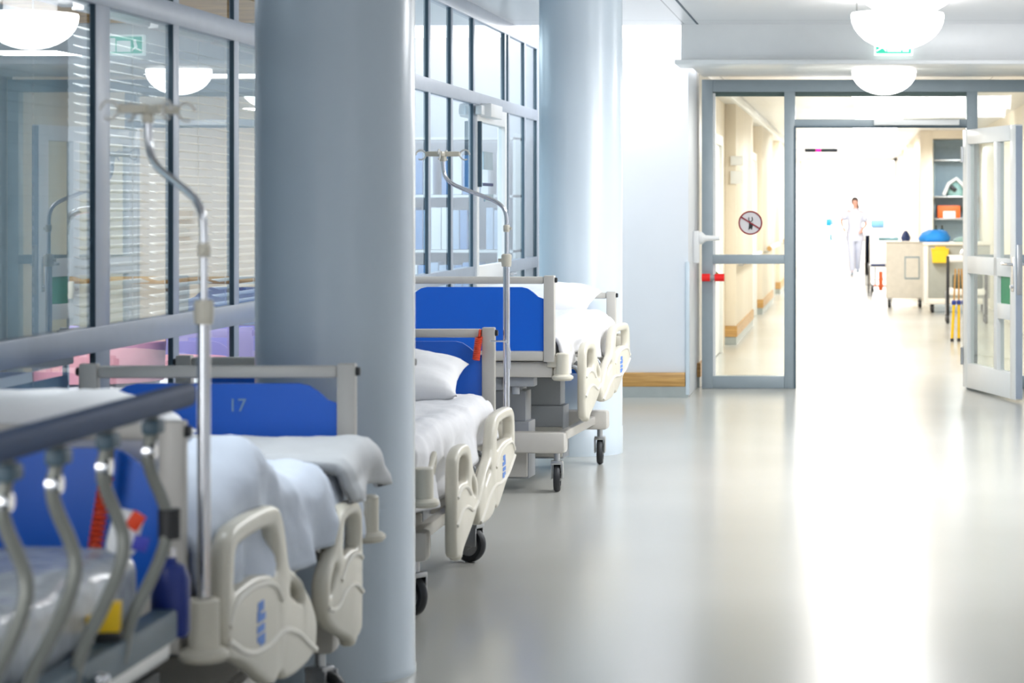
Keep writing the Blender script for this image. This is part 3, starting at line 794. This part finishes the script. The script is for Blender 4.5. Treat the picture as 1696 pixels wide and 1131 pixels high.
wr = MB(); gg = [[wr.bm.verts.new((.462+.012*fbm(i*.4,j*.3,7)-.0*j, -1.0+1.55*i/60, .59-.03*j)) for j in range(9)] for i in range(61)]
for a,b_ in zip(gg,gg[1:]):
    for k in range(8): wr.bm.faces.new((a[k],a[k+1],b_[k+1],b_[k]))
wr.build('hanging_wrap', M['plastic'], st, angle=180)
for sy in (-.85,.75):
    MB().b(-.36,.40,sy-.03,sy+.03,.14,.19,.008).b(-.05,.05,sy-.05,sy+.05,.18,.58,.008).build('leg_frame', M['bedm'], st)
    for sx in (-.33,.36):
        c = MB().cyl((sx,sy,.12),(sx,sy,.16),.014).b(sx-.03,sx-.02,sy-.02,sy+.02,.06,.13).b(sx+.02,sx+.03,sy-.02,sy+.02,.06,.13).build('caster', M['steel'], st)
        MB().lathe([(0,-.018),(.06,-.018),(.068,-.008),(.068,.008),(.06,.018),(0,.018)], 24, (sx,sy,.068), 'x').build('tyre', M['tyre'], c)
# plastic wrapped mattress with creases
mb = MB().box((0.0,-.03,.715),(.78,1.98,.17),.05,seg=5)
bmesh.ops.subdivide_edges(mb.bm, edges=[e for e in mb.bm.edges if e.calc_length() > .12], cuts=14, use_grid_fill=True)
for v in mb.bm.verts:
    v.co += Vector((0,0,1))*.02*fbm(v.co.x*5,v.co.y*5,3) + Vector((1,0,0))*.012*fbm(v.co.x*6,v.co.y*7,v.co.z*9)
mb.build('mattress', M['plastic'], st, angle=180)
# things on the stretcher
def on_st(x,y,z): return (-1.86+x, 4.0+y, z)
pk = empty('supply_packet', on_st(.405,.80,.80), .3, 'white supply packet with red and blue print lying behind the bent tubes', 'packet')
MB().box((0,0,.05),(.06,.04,.09),.015,rot=Matrix.Rotation(.25,4,'Y')).build('bag', M['paper'], pk)
MB().box((.02,-.027,.075),(.028,.004,.035),.001,rot=Matrix.Rotation(.6,4,'Y')).build('red_print', M['red'], pk)
MB().box((.03,-.027,.03),(.03,.004,.03),.001,rot=Matrix.Rotation(.3,4,'Y')).build('blue_print', mat('print_blue',(0.05,0.06,0.45),.4), pk)
yb = empty('yellow_box', on_st(.42,.62,.686), .2, 'small yellow plastic box with notched top beside the bent tubes', 'box')
MB().prism([(-.03,0),(.03,0),(.032,.055),(.016,.055),(.012,.04),(-.004,.045),(-.006,.03),(-.032,.03)], lambda p:(p[0],-.02,p[1]), lambda p:(p[0],.02,p[1])).build('shell', M['yellow'], yb)
MB().box((0,0,-.008),(.07,.05,.016),.004).build('foot', M['black'], yb)
bb = empty('blue_canister', on_st(.425,1.05,.60), 0, 'dark blue canister hanging at the end of the stretcher', 'canister')
MB().lathe([(0,0),(.036,0),(.04,.01),(.04,.12),(.03,.145),(.012,.155),(.012,.165),(0,.165)], 24).build('body', mat('canister_blue',(0.01,0.03,0.22),.35), bb)
MB().lathe([(0,.165),(.012,.165),(.012,.185),(0,.187)],16).build('valve', M['chrome'], bb)
# ================================================================== BEHIND THE GLASS
def blind(y0, y1, z0, z1, tilt, label, x=XG-.09, m='blind'):
    t = empty('venetian_blind', (x,(y0+y1)/2,z0), 0, label, 'blind', 'venetian blinds behind the glazed wall')
    L = y1-y0-.10; sl = MB()
    n = int((z1-z0)/.032)
    for k in range(n):
        sl.box((0,0,k*.032),(.034,L,.0016),rot=Matrix.Rotation(tilt+random.uniform(-.05,.05),4,'Y'))
    sl.build('slats', M[m], t)
    MB().b(-.02,.02,-L/2,L/2,z1-z0,z1-z0+.04,.004).build('head_rail', M['white'], t)
    MB().cyl((.0,-L*.3,0),(.0,-L*.3,z1-z0),.0015,6).cyl((.0,L*.3,0),(.0,L*.3,z1-z0),.0015,6).build('ladder_cord', M['white'], t)
blind(6.2,7.98,1.10,2.15,1.5,'closed grey venetian blind behind the widest pane', m='slate')
blind(7.98,8.84,1.10,2.15,.35,'open venetian blind behind the second pane')
blind(8.84,9.70,1.10,2.15,.3,'open venetian blind behind the third pane, beside the drip pole')
blind(9.70,10.57,1.10,2.15,.3,'open venetian blind behind the pane next to the column')
blind(4.5,6.2,.14,1.04,1.1,'closed venetian blind low behind the first pane', m='slate')
blind(6.2,7.98,.16,.98,1.5,'closed grey venetian blind low behind the widest pane', m='slate')
# furniture in the day room
ch = empty('armchair', (-2.95, 9.4, 0), .4, 'pink and white tub armchair behind the lower glass', 'armchair')
shell = MB()
n = 20
rows = []
for j,(z,rad) in enumerate([(.42,.27),(.6,.30),(.8,.325),(.97,.335)]):
    row = []
    for k in range(n+1):
        a = R(20)+R(320)*k/n
        row.append(shell.bm.verts.new((rad*math.cos(a), rad*math.sin(a), z)))
    rows.append(row)
for a,b_ in zip(rows,rows[1:]):
    for k in range(n): shell.bm.faces.new((a[k],a[k+1],b_[k+1],b_[k]))
so = shell.build('backrest', mat('white_leather',(0.85,0.80,0.82),.5), ch, angle=180); sm_ = so.modifiers.new('s','SOLIDIFY'); sm_.thickness = .04
MB().lathe([(0,.30),(.24,.30),(.27,.34),(.27,.42),(.24,.46),(0,.47)], 32).build('seat', M['pink'], ch)
MB().lathe([(.29,.83),(.34,.82),(.352,.97),(.33,1.0),(.29,.99),(.29,.83)], 32).build('top_band', M['pink'], ch)
for k in range(4):
    a = PI/4+k*PI/2
    MB().cyl((.2*math.cos(a),.2*math.sin(a),0),(.17*math.cos(a),.17*math.sin(a),.32),.014,10,.02).build('leg', M['wood'], ch)
ch.scale = (.72,.72,1)
so2 = empty('sofa', (-3.05, 11.3, 0), 0, 'lilac sofa with purple cushion roll behind the lower glass', 'sofa')
MB().b(-.85,.42,-.35,.35,.15,.45,.06).build('seat', M['lilac'], so2)
MB().b(-.85,.42,.2,.42,.42,.92,.07).build('backrest', M['lilac'], so2)
MB().cyl((-.8,.1,.52),(.38,.1,.52),.08,16).build('cushion_roll', M['purple'], so2)
for x in (-.75,.32):
    for y in (-.28,.32): MB().cyl((x,y,0),(x,y,.16),.02,10).build('leg', M['wood'], so2)
tb = empty('round_table', (-2.98, 10.55, 0), 0, 'white round table between the armchair and the lilac sofa', 'table')
MB().lathe([(0,.72),(.34,.72),(.36,.735),(.36,.75),(.34,.76),(0,.765)],40).build('tabletop', M['white'], tb)
MB().lathe([(0,0),(.2,0),(.2,.02),(.03,.05),(.03,.72),(0,.72)],24).build('pedestal', M['steel'], tb)
pc = MB().lathe([(0,0),(.12,0),(.2,.03),(.22,.07),(.18,.05),(0,.03)],32).build('pink_bowl', M['pink'], None, (-2.98,10.55,.766)); tag(pc,'wide pink bowl on the white round table','bowl')
cb = empty('sideboard', (-3.3, 12.7, 0), 0, 'honey wood sideboard against the inner wall behind glass', 'sideboard')
MB().b(-.87,.69,-.17,.25,0,.07).b(-.9,.72,-.2,.25,.06,.86,.008).build('carcass', M['wood'], cb)
for x in (-.85,-.32,.21):
    d_ = MB().b(x,x+.49,-.225,-.2,.12,.80,.006).build('door', M['wood'], cb)
    MB().b(x+.4,x+.43,-.245,-.225,.5,.62,.003).build('handle', M['steel'], d_)
hp = empty('wall_dispenser', (-3.62, 12.985, 1.42), 0, 'grey dispenser box on inner wall seen through widest pane', 'dispenser')
MB().b(-.05,.05,-.05,0,-.0,.07,.008).build('body', M['grey'], hp)
MB().b(-.035,.035,-.05,0,-.09,-.05,.006).build('tray', M['slate'], hp)
hr = empty('handrail', (-3.6,12.92,1.10), 0, 'wooden handrail on the inner wall behind the widest pane', 'handrail')
MB().cyl((-.9,0,0),(.5,0,0),.02,14).build('rail', M['wood'], hr)
for x in (-.6,-.1,.3): MB().tube([(x,0,-.015),(x,.03,-.05),(x,.08,-.05)], .012, 8).build('bracket', M['steel'], hr)
ip = empty('drip_stand', (-2.80, 8.55, 0), 0, 'chrome drip stand with curved top behind the widest pane, standing in for a reflection', 'drip stand')  # stand added behind the pane in place of a pole mirrored in it
MB().tube([tuple(p) for p in chaikin([(0,0,.06),(0,0,1.35),(0,0,1.43),(.02,0,1.47),(.06,0,1.485),(.14,0,1.485)],2,False)], .012, 12).build('pole', M['chrome'], ip)
MB().lathe([(0,1.17),(.028,1.17),(.03,1.2),(.028,1.23),(0,1.23)],16).build('clamp', M['ivory'], ip)
for k in range(5):
    a = 2*PI*k/5
    MB().cyl((0,0,.07),(.2*math.cos(a),.2*math.sin(a),.055),.012,10).lathe([(0,-.012),(.026,-.012),(.026,.012),(0,.012)],14,(.2*math.cos(a),.2*math.sin(a),.026),'x').build('leg', M['steel'], ip)
# bright store room behind the farther panes
sh = empty('shelving_unit', (-3.55, 18.6, 0), 0, 'white shelving unit with blue binders in the bright room behind glass', 'shelving')
MB().b(-.95,-.93,-.2,.2,0,2.05).b(.93,.95,-.2,.2,0,2.05).b(-.02,.02,-.2,.2,0,2.05).build('uprights', M['white'], sh)
for z in (.3,.72,1.14,1.56,2.0): MB().b(-.95,.95,-.2,.2,z,z+.02).build('shelf', M['white'], sh)
first = None
for zi, z in enumerate((.74,1.16,1.58)):
    x = -.90
    k = 0
    while x < .86:
        w = random.choice((.06,.08))
        if abs(x+w/2) > .085 and random.random() > .12:
            hgt = random.choice((.30,.32))
            o = MB().b(0,w-.006,-.16,.12,0,hgt,.004).build('binder', M[random.choice(['binder','binder2','paper','binder2'])], None, (-3.55+x, 18.6, z+.003))
            tag(o, 'ring binder standing on white shelf in the bright room behind glass', 'binder', 'ring binders in the bright room')
        x += w

# ================================================================== FAR CORRIDOR CONTENTS
def at(px, py, y): return ((px-1419)/4000*y, y, 1.5-(py-340)/4000*y)
# supply trolley (beige)
t = empty('supply_cabinet', (.70, 35.6, 0), 0, 'tall beige wheeled supply cabinet with grey framed panel on its front', 'cabinet')
MB().b(-.27,.28,-.25,.3,.14,.95,.015).b(-.28,.29,-.27,.31,.95,.975,.01).build('carcass', M['trolley'], t)
MB().b(-.0,.22,-.262,-.25,.42,.75,.004).build('panel', M['slate'], t)
MB().b(.015,.205,-.268,-.26,.44,.73).build('panel_inset', M['trolley'], t)
for x in (-.22,.23):
    for y in (-.2,.25):
        c = MB().cyl((x,y,.1),(x,y,.15),.02).build('caster', M['steel'], t)
        MB().lathe([(0,-.02),(.055,-.02),(.06,0),(.055,.02),(0,.02)],20,(x,y,.06),'x').build('tyre', M['tyre'], c)
o = MB().lathe([(0,0),(.06,.0),(.075,.05),(.05,.11),(.02,.15),(0,.155)],20).build('dark_bag', M['navy'], None, (.72,35.5,.976)); tag(o,'small navy bag on top of the beige wheeled cabinet','bag')
t = MB().b(-.18,.12,-.03,.03,0,.05,.01).build('tray_bar', M['tealdark'], None, (.5,35.75,.976)); tag(t,'flat teal tray on top of the beige wheeled cabinet','tray')
# counter cart
t = empty('counter_cart', (1.36, 34.0, 0), 0, 'grey-green counter cart with beige worktop beside the beige cabinet', 'cart')
MB().b(-.36,.5,-.28,.3,.2,.94,.01).build('body', M['beigegrey'], t)
MB().b(-.43,.52,-.31,.33,.94,.985,.01).build('worktop', M['trolley'], t)
MB().b(-.42,-.36,-.29,.31,.12,.94,.008).build('end_panel', M['offwhite'], t)
MB().b(-.36,.5,-.30,.3,.12,.2,.01).build('plinth', M['trolley'], t)
for x in (-.3,.42):
    for y in (-.2,.22):
        c = MB().cyl((x,y,.09),(x,y,.13),.02).build('caster', M['steel'], t)
        MB().lathe([(0,-.02),(.055,-.02),(.06,0),(.055,.02),(0,.02)],20,(x,y,.06),'x').build('tyre', M['tyre'], c)
yb2 = empty('waste_box', (1.16, 33.68, .70), 0, 'bright yellow sharps box hanging on front of the counter cart', 'box')
MB().prism([(-.12,.18),(.12,.18),(.105,0),(-.105,0)], lambda p:(p[0],-.1,p[1]), lambda p:(p[0],.03,p[1])).build('body', M['yellow'], yb2)
MB().b(-.125,.125,-.105,.035,.18,.20,.004).b(-.07,.08,-.06,.02,.20,.225,.006).build('lid', M['yellow'], yb2)
bl = MB().lathe([(0,0),(.20,0),(.23,.04),(.17,.12),(.10,.16),(.05,.14),(0,.15)],24)
for v in bl.bm.verts: v.co += Vector((.05*fbm(v.co.x*6,v.co.y*6,1), .03*fbm(v.co.x*5,v.co.y*5,4), .04*abs(fbm(v.co.x*9,v.co.y*9,2))*(v.co.z>0)))
o = bl.build('cloth_bundle', M['bluec'], None, (1.10,33.95,.986), angle=180); tag(o,'bright blue cloth bundle lying on the counter cart','cloth')
for i,x in enumerate((1.12,1.21)):
    b0 = empty('bottle', (x,34.24,.986), 0, ('left' if i == 0 else 'right')+' one of two dark bottles behind the blue bundle', 'bottle', 'dark bottles on the cart')
    MB().lathe([(0,0),(.032,0),(.034,.01),(.034,.16),(.02,.19),(0,.19)],18).build('body', mat('bottle_dark',(0.02,0.07,0.06),.25), b0)
    MB().lathe([(0,.19),(.014,.19),(.014,.23),(0,.23)],14).build('cap', M['black'], b0)
pp_ = MB().lathe([(0,0),(.16,0),(.17,.02),(.13,.05),(.06,.075),(0,.07)],20)
for v in pp_.bm.verts: v.co.z *= 1+.5*fbm(v.co.x*12,v.co.y*12,0)
o = pp_.build('tubing_heap', M['teal'], None, (1.52,33.95,.986)); tag(o,'heap of pale teal tubing at the right end of the counter cart','tubing')
# shelves in recess
t = empty('wall_shelving', (1.58, 38.45, 0), 0, 'steel wall shelving in the blue recess behind the counter cart', 'shelving')
for z in (1.27,1.62,2.2): MB().b(-.36,.36,-.2,.2,z,z+.025,.004).build('shelf', M['steel'], t)
MB().b(-.36,-.33,-.02,.2,0,2.5).b(.33,.36,-.02,.2,0,2.5).build('upright', M['slate'], t)
ob = empty('storage_box', (1.46,38.4,1.296), 0, 'orange storage box with white label on recess shelf', 'box')
MB().b(-.18,.18,-.16,.14,0,.2,.01).build('body', M['orange'], ob)
MB().b(-.09,.1,-.166,-.158,.0,.11).build('label_card', M['paper'], ob)
pl = empty('potted_plant', (1.76,38.4,1.296), 0, 'small green plant beside the orange box on recess shelf', 'plant')
MB().lathe([(0,0),(.05,0),(.06,.08),(0,.08)],16).build('pot', M['grey'], pl)
lf = MB()
for k in range(26):
    a = random.uniform(0,6.28); h = random.uniform(.1,.2); rr_ = random.uniform(.03,.09)
    p = Vector((rr_*math.cos(a),rr_*math.sin(a),h)); q = Vector((math.cos(a+1.57),math.sin(a+1.57),0))*.02
    lf.poly([p-q*.2-Vector((0,0,.05)), p+q, p+Vector((rr_*.3*math.cos(a),rr_*.3*math.sin(a),.04)), p-q])
lf.build('leaves', M['plant'], pl)
mp_ = empty('equipment_heap', (1.58,38.4,1.646), 0, 'pale mask and dark tubes piled on upper recess shelf', 'equipment')
MB().lathe([(0,0),(.14,0),(.15,.08),(.10,.2),(.05,.26),(0,.27)],20).build('mask', M['teal'], mp_)
MB().tube([(-.2,-.1,.02),(-.12,-.12,.2),(0,-.13,.28),(.1,-.13,.18),(.18,-.12,.03)],.03,10).build('hose', M['white'], mp_)
MB().box((-.05,-.16,.12),(.12,.04,.07),.02,rot=Matrix.Rotation(.7,4,'Y')).box((.14,-.16,.14),(.08,.04,.1),.02).build('dark_grip', M['black'], mp_)
# instrument cart with black post
t = empty('instrument_cart', (1.32, 30.8, 0), 0, 'cream topped instrument cart on black post nearest the open door', 'cart')
MB().b(-.16,.34,-.2,.25,.78,.86,.02).build('top_tray', M['offwhite'], t)
MB().b(-.16,.34,-.2,.25,.36,.44,.015).build('lower_tray', M['offwhite'], t)
MB().b(-.185,-.145,-.2,-.16,.08,.86,.005).b(.3,.34,-.2,-.16,.08,.86,.005).build('post', M['black'], t)
MB().b(-.1,.28,-.15,.2,.44,.62,.02).build('drawer_block', mat('dark_green_grey',(0.06,0.08,0.06),.5), t)
for x in (-.165,.32):
    for y in (-.18,.22):
        c = MB().b(x-.02,x+.02,y-.02,y+.02,.06,.4 if y>0 else .1).build('caster', M['steel'], t)
        MB().lathe([(0,-.018),(.05,-.018),(.056,0),(.05,.018),(0,.018)],18,(x,y,.056),'x').build('tyre', M['tyre'], c)
o = MB().lathe([(0,0),(.07,0),(.075,.03),(.05,.07),(.03,.085),(0,.085)],18).build('kidney_dish', M['steel'], None, (1.38,30.75,.861)); tag(o,'small steel dish on the cream instrument cart','dish')
# yellow crutch bundle
for i,(dx,lean,lb) in enumerate([(0,.02,'left'),(.075,.0,'middle'),(.16,-.03,'right')]):
    k = empty('crutch', (1.05+dx, 26.6+.03*i, 0), 0, lb+'most yellow crutch leaning beside the open white door' if lb != 'middle' else 'middle yellow crutch leaning beside the open white door', 'crutch', 'yellow crutches by the open door')
    MB().cyl((0,0,.03),(lean,0,.42),.016,12).build('shaft', M['yellow'], k)
    MB().cyl((lean,0,.42),(lean*1.8,0,.80),.010,10).build('upper_tube', M['wood'], k)
    MB().lathe([(0,0),(.02,0),(.018,.035),(0,.035)],12).build('rubber_tip', M['black'], k)
    MB().box((lean,0,.43),(.05,.06,.05),.012).build('grip', mat('grip_blue',(0.02,0.05,0.3),.4), k)
# machines near the nurse
t = empty('monitor_unit', (.42, 42.0, 0), 0, 'white medical unit with blue top standing behind the beige cabinet', 'medical unit')
MB().b(-.17,.16,-.2,.2,.42,1.12,.03).build('body', M['white'], t)
MB().b(-.18,.06,-.22,.1,1.12,1.25,.02).build('top_module', mat('pale_blue_unit',(0.16,0.36,0.62),.4), t)
MB().cyl((-.1,0,.1),(-.1,0,.42),.02).cyl((.1,0,.1),(.1,0,.42),.02).build('post', M['steel'], t)
for x in (-.14,.14):
    for y in (-.15,.15): MB().lathe([(0,-.02),(.05,-.02),(.05,.02),(0,.02)],16,(x,y,.05),'x').cyl((x,y,.05),(x,y,.12),.012).build('caster', M['tyre'], t)
t = empty('wheelchair', (.38, 40.0, 0), 0, 'folded wheelchair with orange footrest behind the beige cabinet', 'wheelchair')
for x in (-.18,.2):
    MB().tube([(x,.2+.26*math.cos(2*PI*k/30),.27+.26*math.sin(2*PI*k/30)) for k in range(30)],.016,8,True).build('wheel', M['tyre'], t)
MB().tube([(-.16,-.3,.2),(-.16,-.25,.5),(-.16,.2,.52),(-.16,.25,.9)],.013,8).tube([(.18,-.3,.2),(.18,-.25,.5),(.18,.2,.52),(.18,.25,.9)],.013,8).cyl((-.16,0,.5),(.18,0,.5),.012).cyl((-.16,.2,.27),(.2,.2,.27),.012).build('frame', M['steel'], t)
MB().b(-.15,.17,-.22,.2,.49,.53,.01).build('seat', M['navy'], t)
MB().b(-.1,.12,-.36,-.26,.16,.19,.006).b(-.02,.05,-.34,-.3,.1,.42,.006).build('footrest', M['orange'], t)
for x in (-.14,.16): MB().lathe([(0,-.015),(.05,-.015),(.05,.015),(0,.015)],14,(x,-.28,.05),'x').cyl((x,-.28,.05),(x,-.28,.22),.01).build('caster', M['black'], t)
o = empty('blue_screen', (.20, 45.5, 0), 0, 'narrow blue folding screen between the nurse and white medical unit', 'screen')
MB().b(-.05,.05,-.3,.3,.18,.95,.01).build('panel', mat('screen_blue',(0.10,0.22,0.62),.6), o)
MB().b(-.06,.06,-.3,-.27,0,.95,.004).b(-.06,.06,.27,.3,0,.95,.004).build('frame', M['steel'], o)
# drip stand beside the nurse
t = empty('infusion_stand', (-.56, 51.0, 0), 0, 'infusion stand with blue pump box left of the walking nurse', 'infusion stand')
MB().cyl((0,0,.08),(0,0,1.75),.014,10).build('pole', M['chrome'], t)
MB().b(-.09,.02,-.08,.03,1.06,1.22,.01).build('pump', mat('pump_blue',(0.0,0.25,0.75),.4), t)
MB().b(.02,.08,-.06,.03,1.08,1.22,.01).build('bag', M['slate'], t)
MB().tube([(.1,-.05,.78),(0,0,.77),(-.12,-.05,.72),(-.17,-.08,.6),(-.18,-.08,.42)],.016,8).b(-.02,.05,-.05,.02,.76,.9,.006).build('arm', M['tealdark'], t)
for k in range(5):
    a = 2*PI*k/5+.3
    MB().cyl((0,0,.09),(.28*math.cos(a),.28*math.sin(a),.06),.012,8).lathe([(0,-.012),(.028,-.012),(.028,.012),(0,.012)],12,(.28*math.cos(a),.28*math.sin(a),.028),'x').build('leg', M['steel'], t)
# hanging led clock
t = empty('display_board', at(1360,249,35), 0, 'narrow black hanging display with magenta light in the far corridor', 'display')
MB().b(-.24,.24,-.03,.03,-.027,.027,.006).build('housing', mat('display_black',(0.02,0.03,0.05),.4), t)
MB().b(-.075,-.005,-.034,-.028,-.026,.026).build('lit_digits', M['magenta'], t)
MB().cyl((-.18,0,.027),(-.18,0,CH2-2.296),.005,6).cyl((.18,0,.027),(.18,0,CH2-2.296),.005,6).build('hanger', M['white'], t)

# ================================================================== NURSE
def skin_body(verts, edges, radii, name, m, parent, sub=2, root=0):
    me = bpy.data.meshes.new('tmp'); me.from_pydata(verts, edges, [])
    o = bpy.data.objects.new('tmp', me); COL.objects.link(o)
    o.modifiers.new('k','SKIN'); 
    sl = me.skin_vertices[0].data
    for i, r in enumerate(radii): sl[i].radius = r if isinstance(r, tuple) else (r, r)
    for i in range(len(verts)): sl[i].use_root = (i == root)
    s_ = o.modifiers.new('s','SUBSURF'); s_.levels = sub; s_.render_levels = sub
    dg = bpy.context.evaluated_depsgraph_get(); dg.update()
    m2 = bpy.data.meshes.new_from_object(o.evaluated_get(dg))
    bpy.data.objects.remove(o)
    for p in m2.polygons: p.use_smooth = True
    m2.materials.clear(); m2.materials.append(m)
    m2.name = name
    return link(name, m2, parent)
nx = (1416-1419)/4000*52
P_ = empty('person', (nx, 52, 0), 0, 'woman in white uniform with tied dark hair walking up the bright corridor', 'person')
V = []; E = []; Rr = []
def v(x,y,z,r,par=None):
    V.append((x,y,z)); Rr.append(r)
    if par is not None: E.append((par, len(V)-1))
    return len(V)-1
pel = v(0,0,.90,(.145,.10)); wst = v(0,-.005,1.06,(.115,.085),pel); chs = v(0,-.01,1.24,(.15,.10),wst); shb = v(0,.0,1.36,(.10,.075),chs)
nk = v(0,-.005,1.43,.045,shb); hd0 = v(0,-.02,1.50,(.058,.07),nk); hd1 = v(0,-.02,1.56,(.068,.085),hd0); hd2 = v(0,-.015,1.615,(.055,.065),hd1)
def arm(s, el, wr, hand):
    a = v(s*.165,0,1.345,.052,shb); e = v(*el,.040,a); w = v(*wr,.027,e)
    d = (Vector(wr)-Vector(el)).normalized()
    pm = Vector(wr)+d*.06; p = v(*pm,.030,w)
    side = d.cross(Vector((0,0,1))).normalized() if abs(d.z) < .9 else Vector((0,1,0))
    for k,(o_,l) in enumerate(((-.028,.065),(-.010,.078),(.010,.074),(.027,.058))):
        q0 = pm+side*o_+d*.03; q1 = q0+d*l*.55; q2 = q1+(d+Vector((0,-.3,-.4))).normalized()*l*.5
        i0 = v(*q0,.010,p); i1 = v(*q1,.009,i0); v(*q2,.007,i1)
    th = pm - side*.035 - d*.01; i0 = v(*th,.011,p); v(*(th-side*.02+d*.035),.009,i0)
arm(-1, (-.30,.03,1.16), (-.25,-.14,1.02), 0)
arm(1, (.245,.05,1.09), (.16,-.12,.98), 0)
def leg(s, kn, an, toe):
    h = v(s*.085,0,.86,.085,pel); k = v(*kn,.055,h); a = v(*an,.036,k); t = v(*toe,.03,a)
leg(-1, (-.075,-.09,.49), (-.06,-.10,.09), (-.06,-.23,.035))
leg(1, (.075,-.02,.48), (.06,.16,.14), (.06,.08,.05))
body = skin_body(V,E,Rr,'body',M['skin'],P_)
# tunic and trousers follow the body
def loft(rings, n=24):
    mb = MB(); rs = []
    for (cx,cy,cz,rx,ry) in rings: rs.append([mb.bm.verts.new((cx+rx*math.cos(2*PI*k/n), cy+ry*math.sin(2*PI*k/n), cz)) for k in range(n)])
    for a,b_ in zip(rs,rs[1:]):
        for k in range(n): mb.bm.faces.new((a[k],a[(k+1)%n],b_[(k+1)%n],b_[k]))
    return mb
mb = loft([(0,0,.72,.20,.15),(0,0,.80,.205,.155),(0,0,.92,.19,.145),(0,0,1.06,.155,.12),(0,-.01,1.2,.175,.135),(0,-.01,1.30,.19,.125),(0,0,1.38,.14,.09),(0,0,1.425,.065,.06)])
for s,el in ((-1,Vector((-.30,.03,1.16))),(1,Vector((.245,.05,1.09)))):
    a = Vector((s*.13,0,1.36)); q = a.lerp(el,.78)
    mb.tube([a, a.lerp(q,.35), a.lerp(q,.7), q], .07, 16, rs=[.065,.078,.078,.074])
mb.build('tunic', M['uniform'], P_, angle=180)
mb = loft([(-.06,-.10,.07,.062,.065),(-.065,-.10,.25,.068,.07),(-.075,-.09,.48,.08,.085),(-.085,-.04,.70,.10,.11),(-.075,0,.90,.115,.13)])
m3 = loft([(.06,.15,.12,.062,.065),(.065,.09,.27,.068,.07),(.075,-.01,.48,.08,.085),(.085,0,.70,.10,.11),(.075,0,.90,.115,.13)])
tmp = bpy.data.meshes.new('t'); m3.bm.to_mesh(tmp); mb.bm.from_mesh(tmp); m3.bm.free(); bpy.data.meshes.remove(tmp)
mb.build('trousers', M['uniform'], P_, angle=180)
for (x,y,z) in ((-.06,-.16,.0),(.06,.10,.045)):
    MB().box((x,y,z+.04),(.085,.25,.075),.034,seg=4).build('shoe', M['shoe'], P_)
hb = MB().lathe([(0,.10),(.05,.09),(.08,.05),(.088,0),(.08,-.05),(.06,-.08),(0,-.085)],24,(0,.018,1.585))
hb.tube([(.02,.09,1.58),(.05,.10,1.52),(.07,.06,1.45),(.075,.0,1.40)],.03,12,rs=[.03,.035,.03,.012])
for v_ in hb.bm.verts:
    if v_.co.y < -.045: v_.co.y = -.045 + (v_.co.y+.045)*.1
hb.build('hair', M['hair'], P_, angle=180)
f_ = MB()
for s in (-1,1): f_.lathe([(0,-.008),(.008,-.006),(.011,0),(.008,.006),(0,.008)],10,(s*.027,-.098,1.555),'y')
f_.build('eyes', M['black'], P_)
MB().lathe([(0,-.004),(.006,.0),(.012,.028),(.006,.05),(0,.052)],10,(0,-.106,1.515)).build('nose', M['skin'], P_)
MB().box((0,-.099,1.492),(.04,.012,.009),.004).build('mouth', mat('lip',(0.5,0.15,0.15),.4), P_)
for s in (-1,1): MB().lathe([(0,-.01),(.012,-.006),(.016,0),(.012,.006),(0,.01)],12,(s*.075,-.012,1.55),'x').build('ear', M['skin'], P_)

# ================================================================== WORLD, CAMERA
w = bpy.data.worlds.new('World'); sc.world = w; w.use_nodes = True
nt = w.node_tree; bg = nt.nodes['Background']
bg.inputs['Color'].default_value = (1,1,1,1); bg.inputs['Strength'].default_value = 4.5
cam = bpy.data.cameras.new('camera'); co_ = bpy.data.objects.new('camera', cam); COL.objects.link(co_)
co_.location = (0,0,1.5); co_.rotation_euler = (PI/2,0,0)
cam.sensor_width = 36; cam.sensor_fit = 'HORIZONTAL'; cam.lens = 4000/1696*36
cam.shift_x = -(1419-848)/1696; cam.shift_y = -(565.5-340)/1696
cam.clip_start = .05; cam.clip_end = 300
cam.dof.use_dof = True; cam.dof.focus_distance = 12.6; cam.dof.aperture_fstop = 4.2; cam.dof.aperture_blades = 8
sc.camera = co_
sc.view_settings.view_transform = 'Standard'; sc.view_settings.look = 'None'
sc.view_settings.exposure = 0.0; sc.view_settings.gamma = 1.0
try:
    sc.cycles.use_denoising = True; sc.cycles.max_bounces = 10; sc.cycles.transparent_max_bounces = 24
    sc.cycles.sample_clamp_indirect = 6; sc.cycles.caustics_reflective = False; sc.cycles.caustics_refractive = False
except Exception: pass
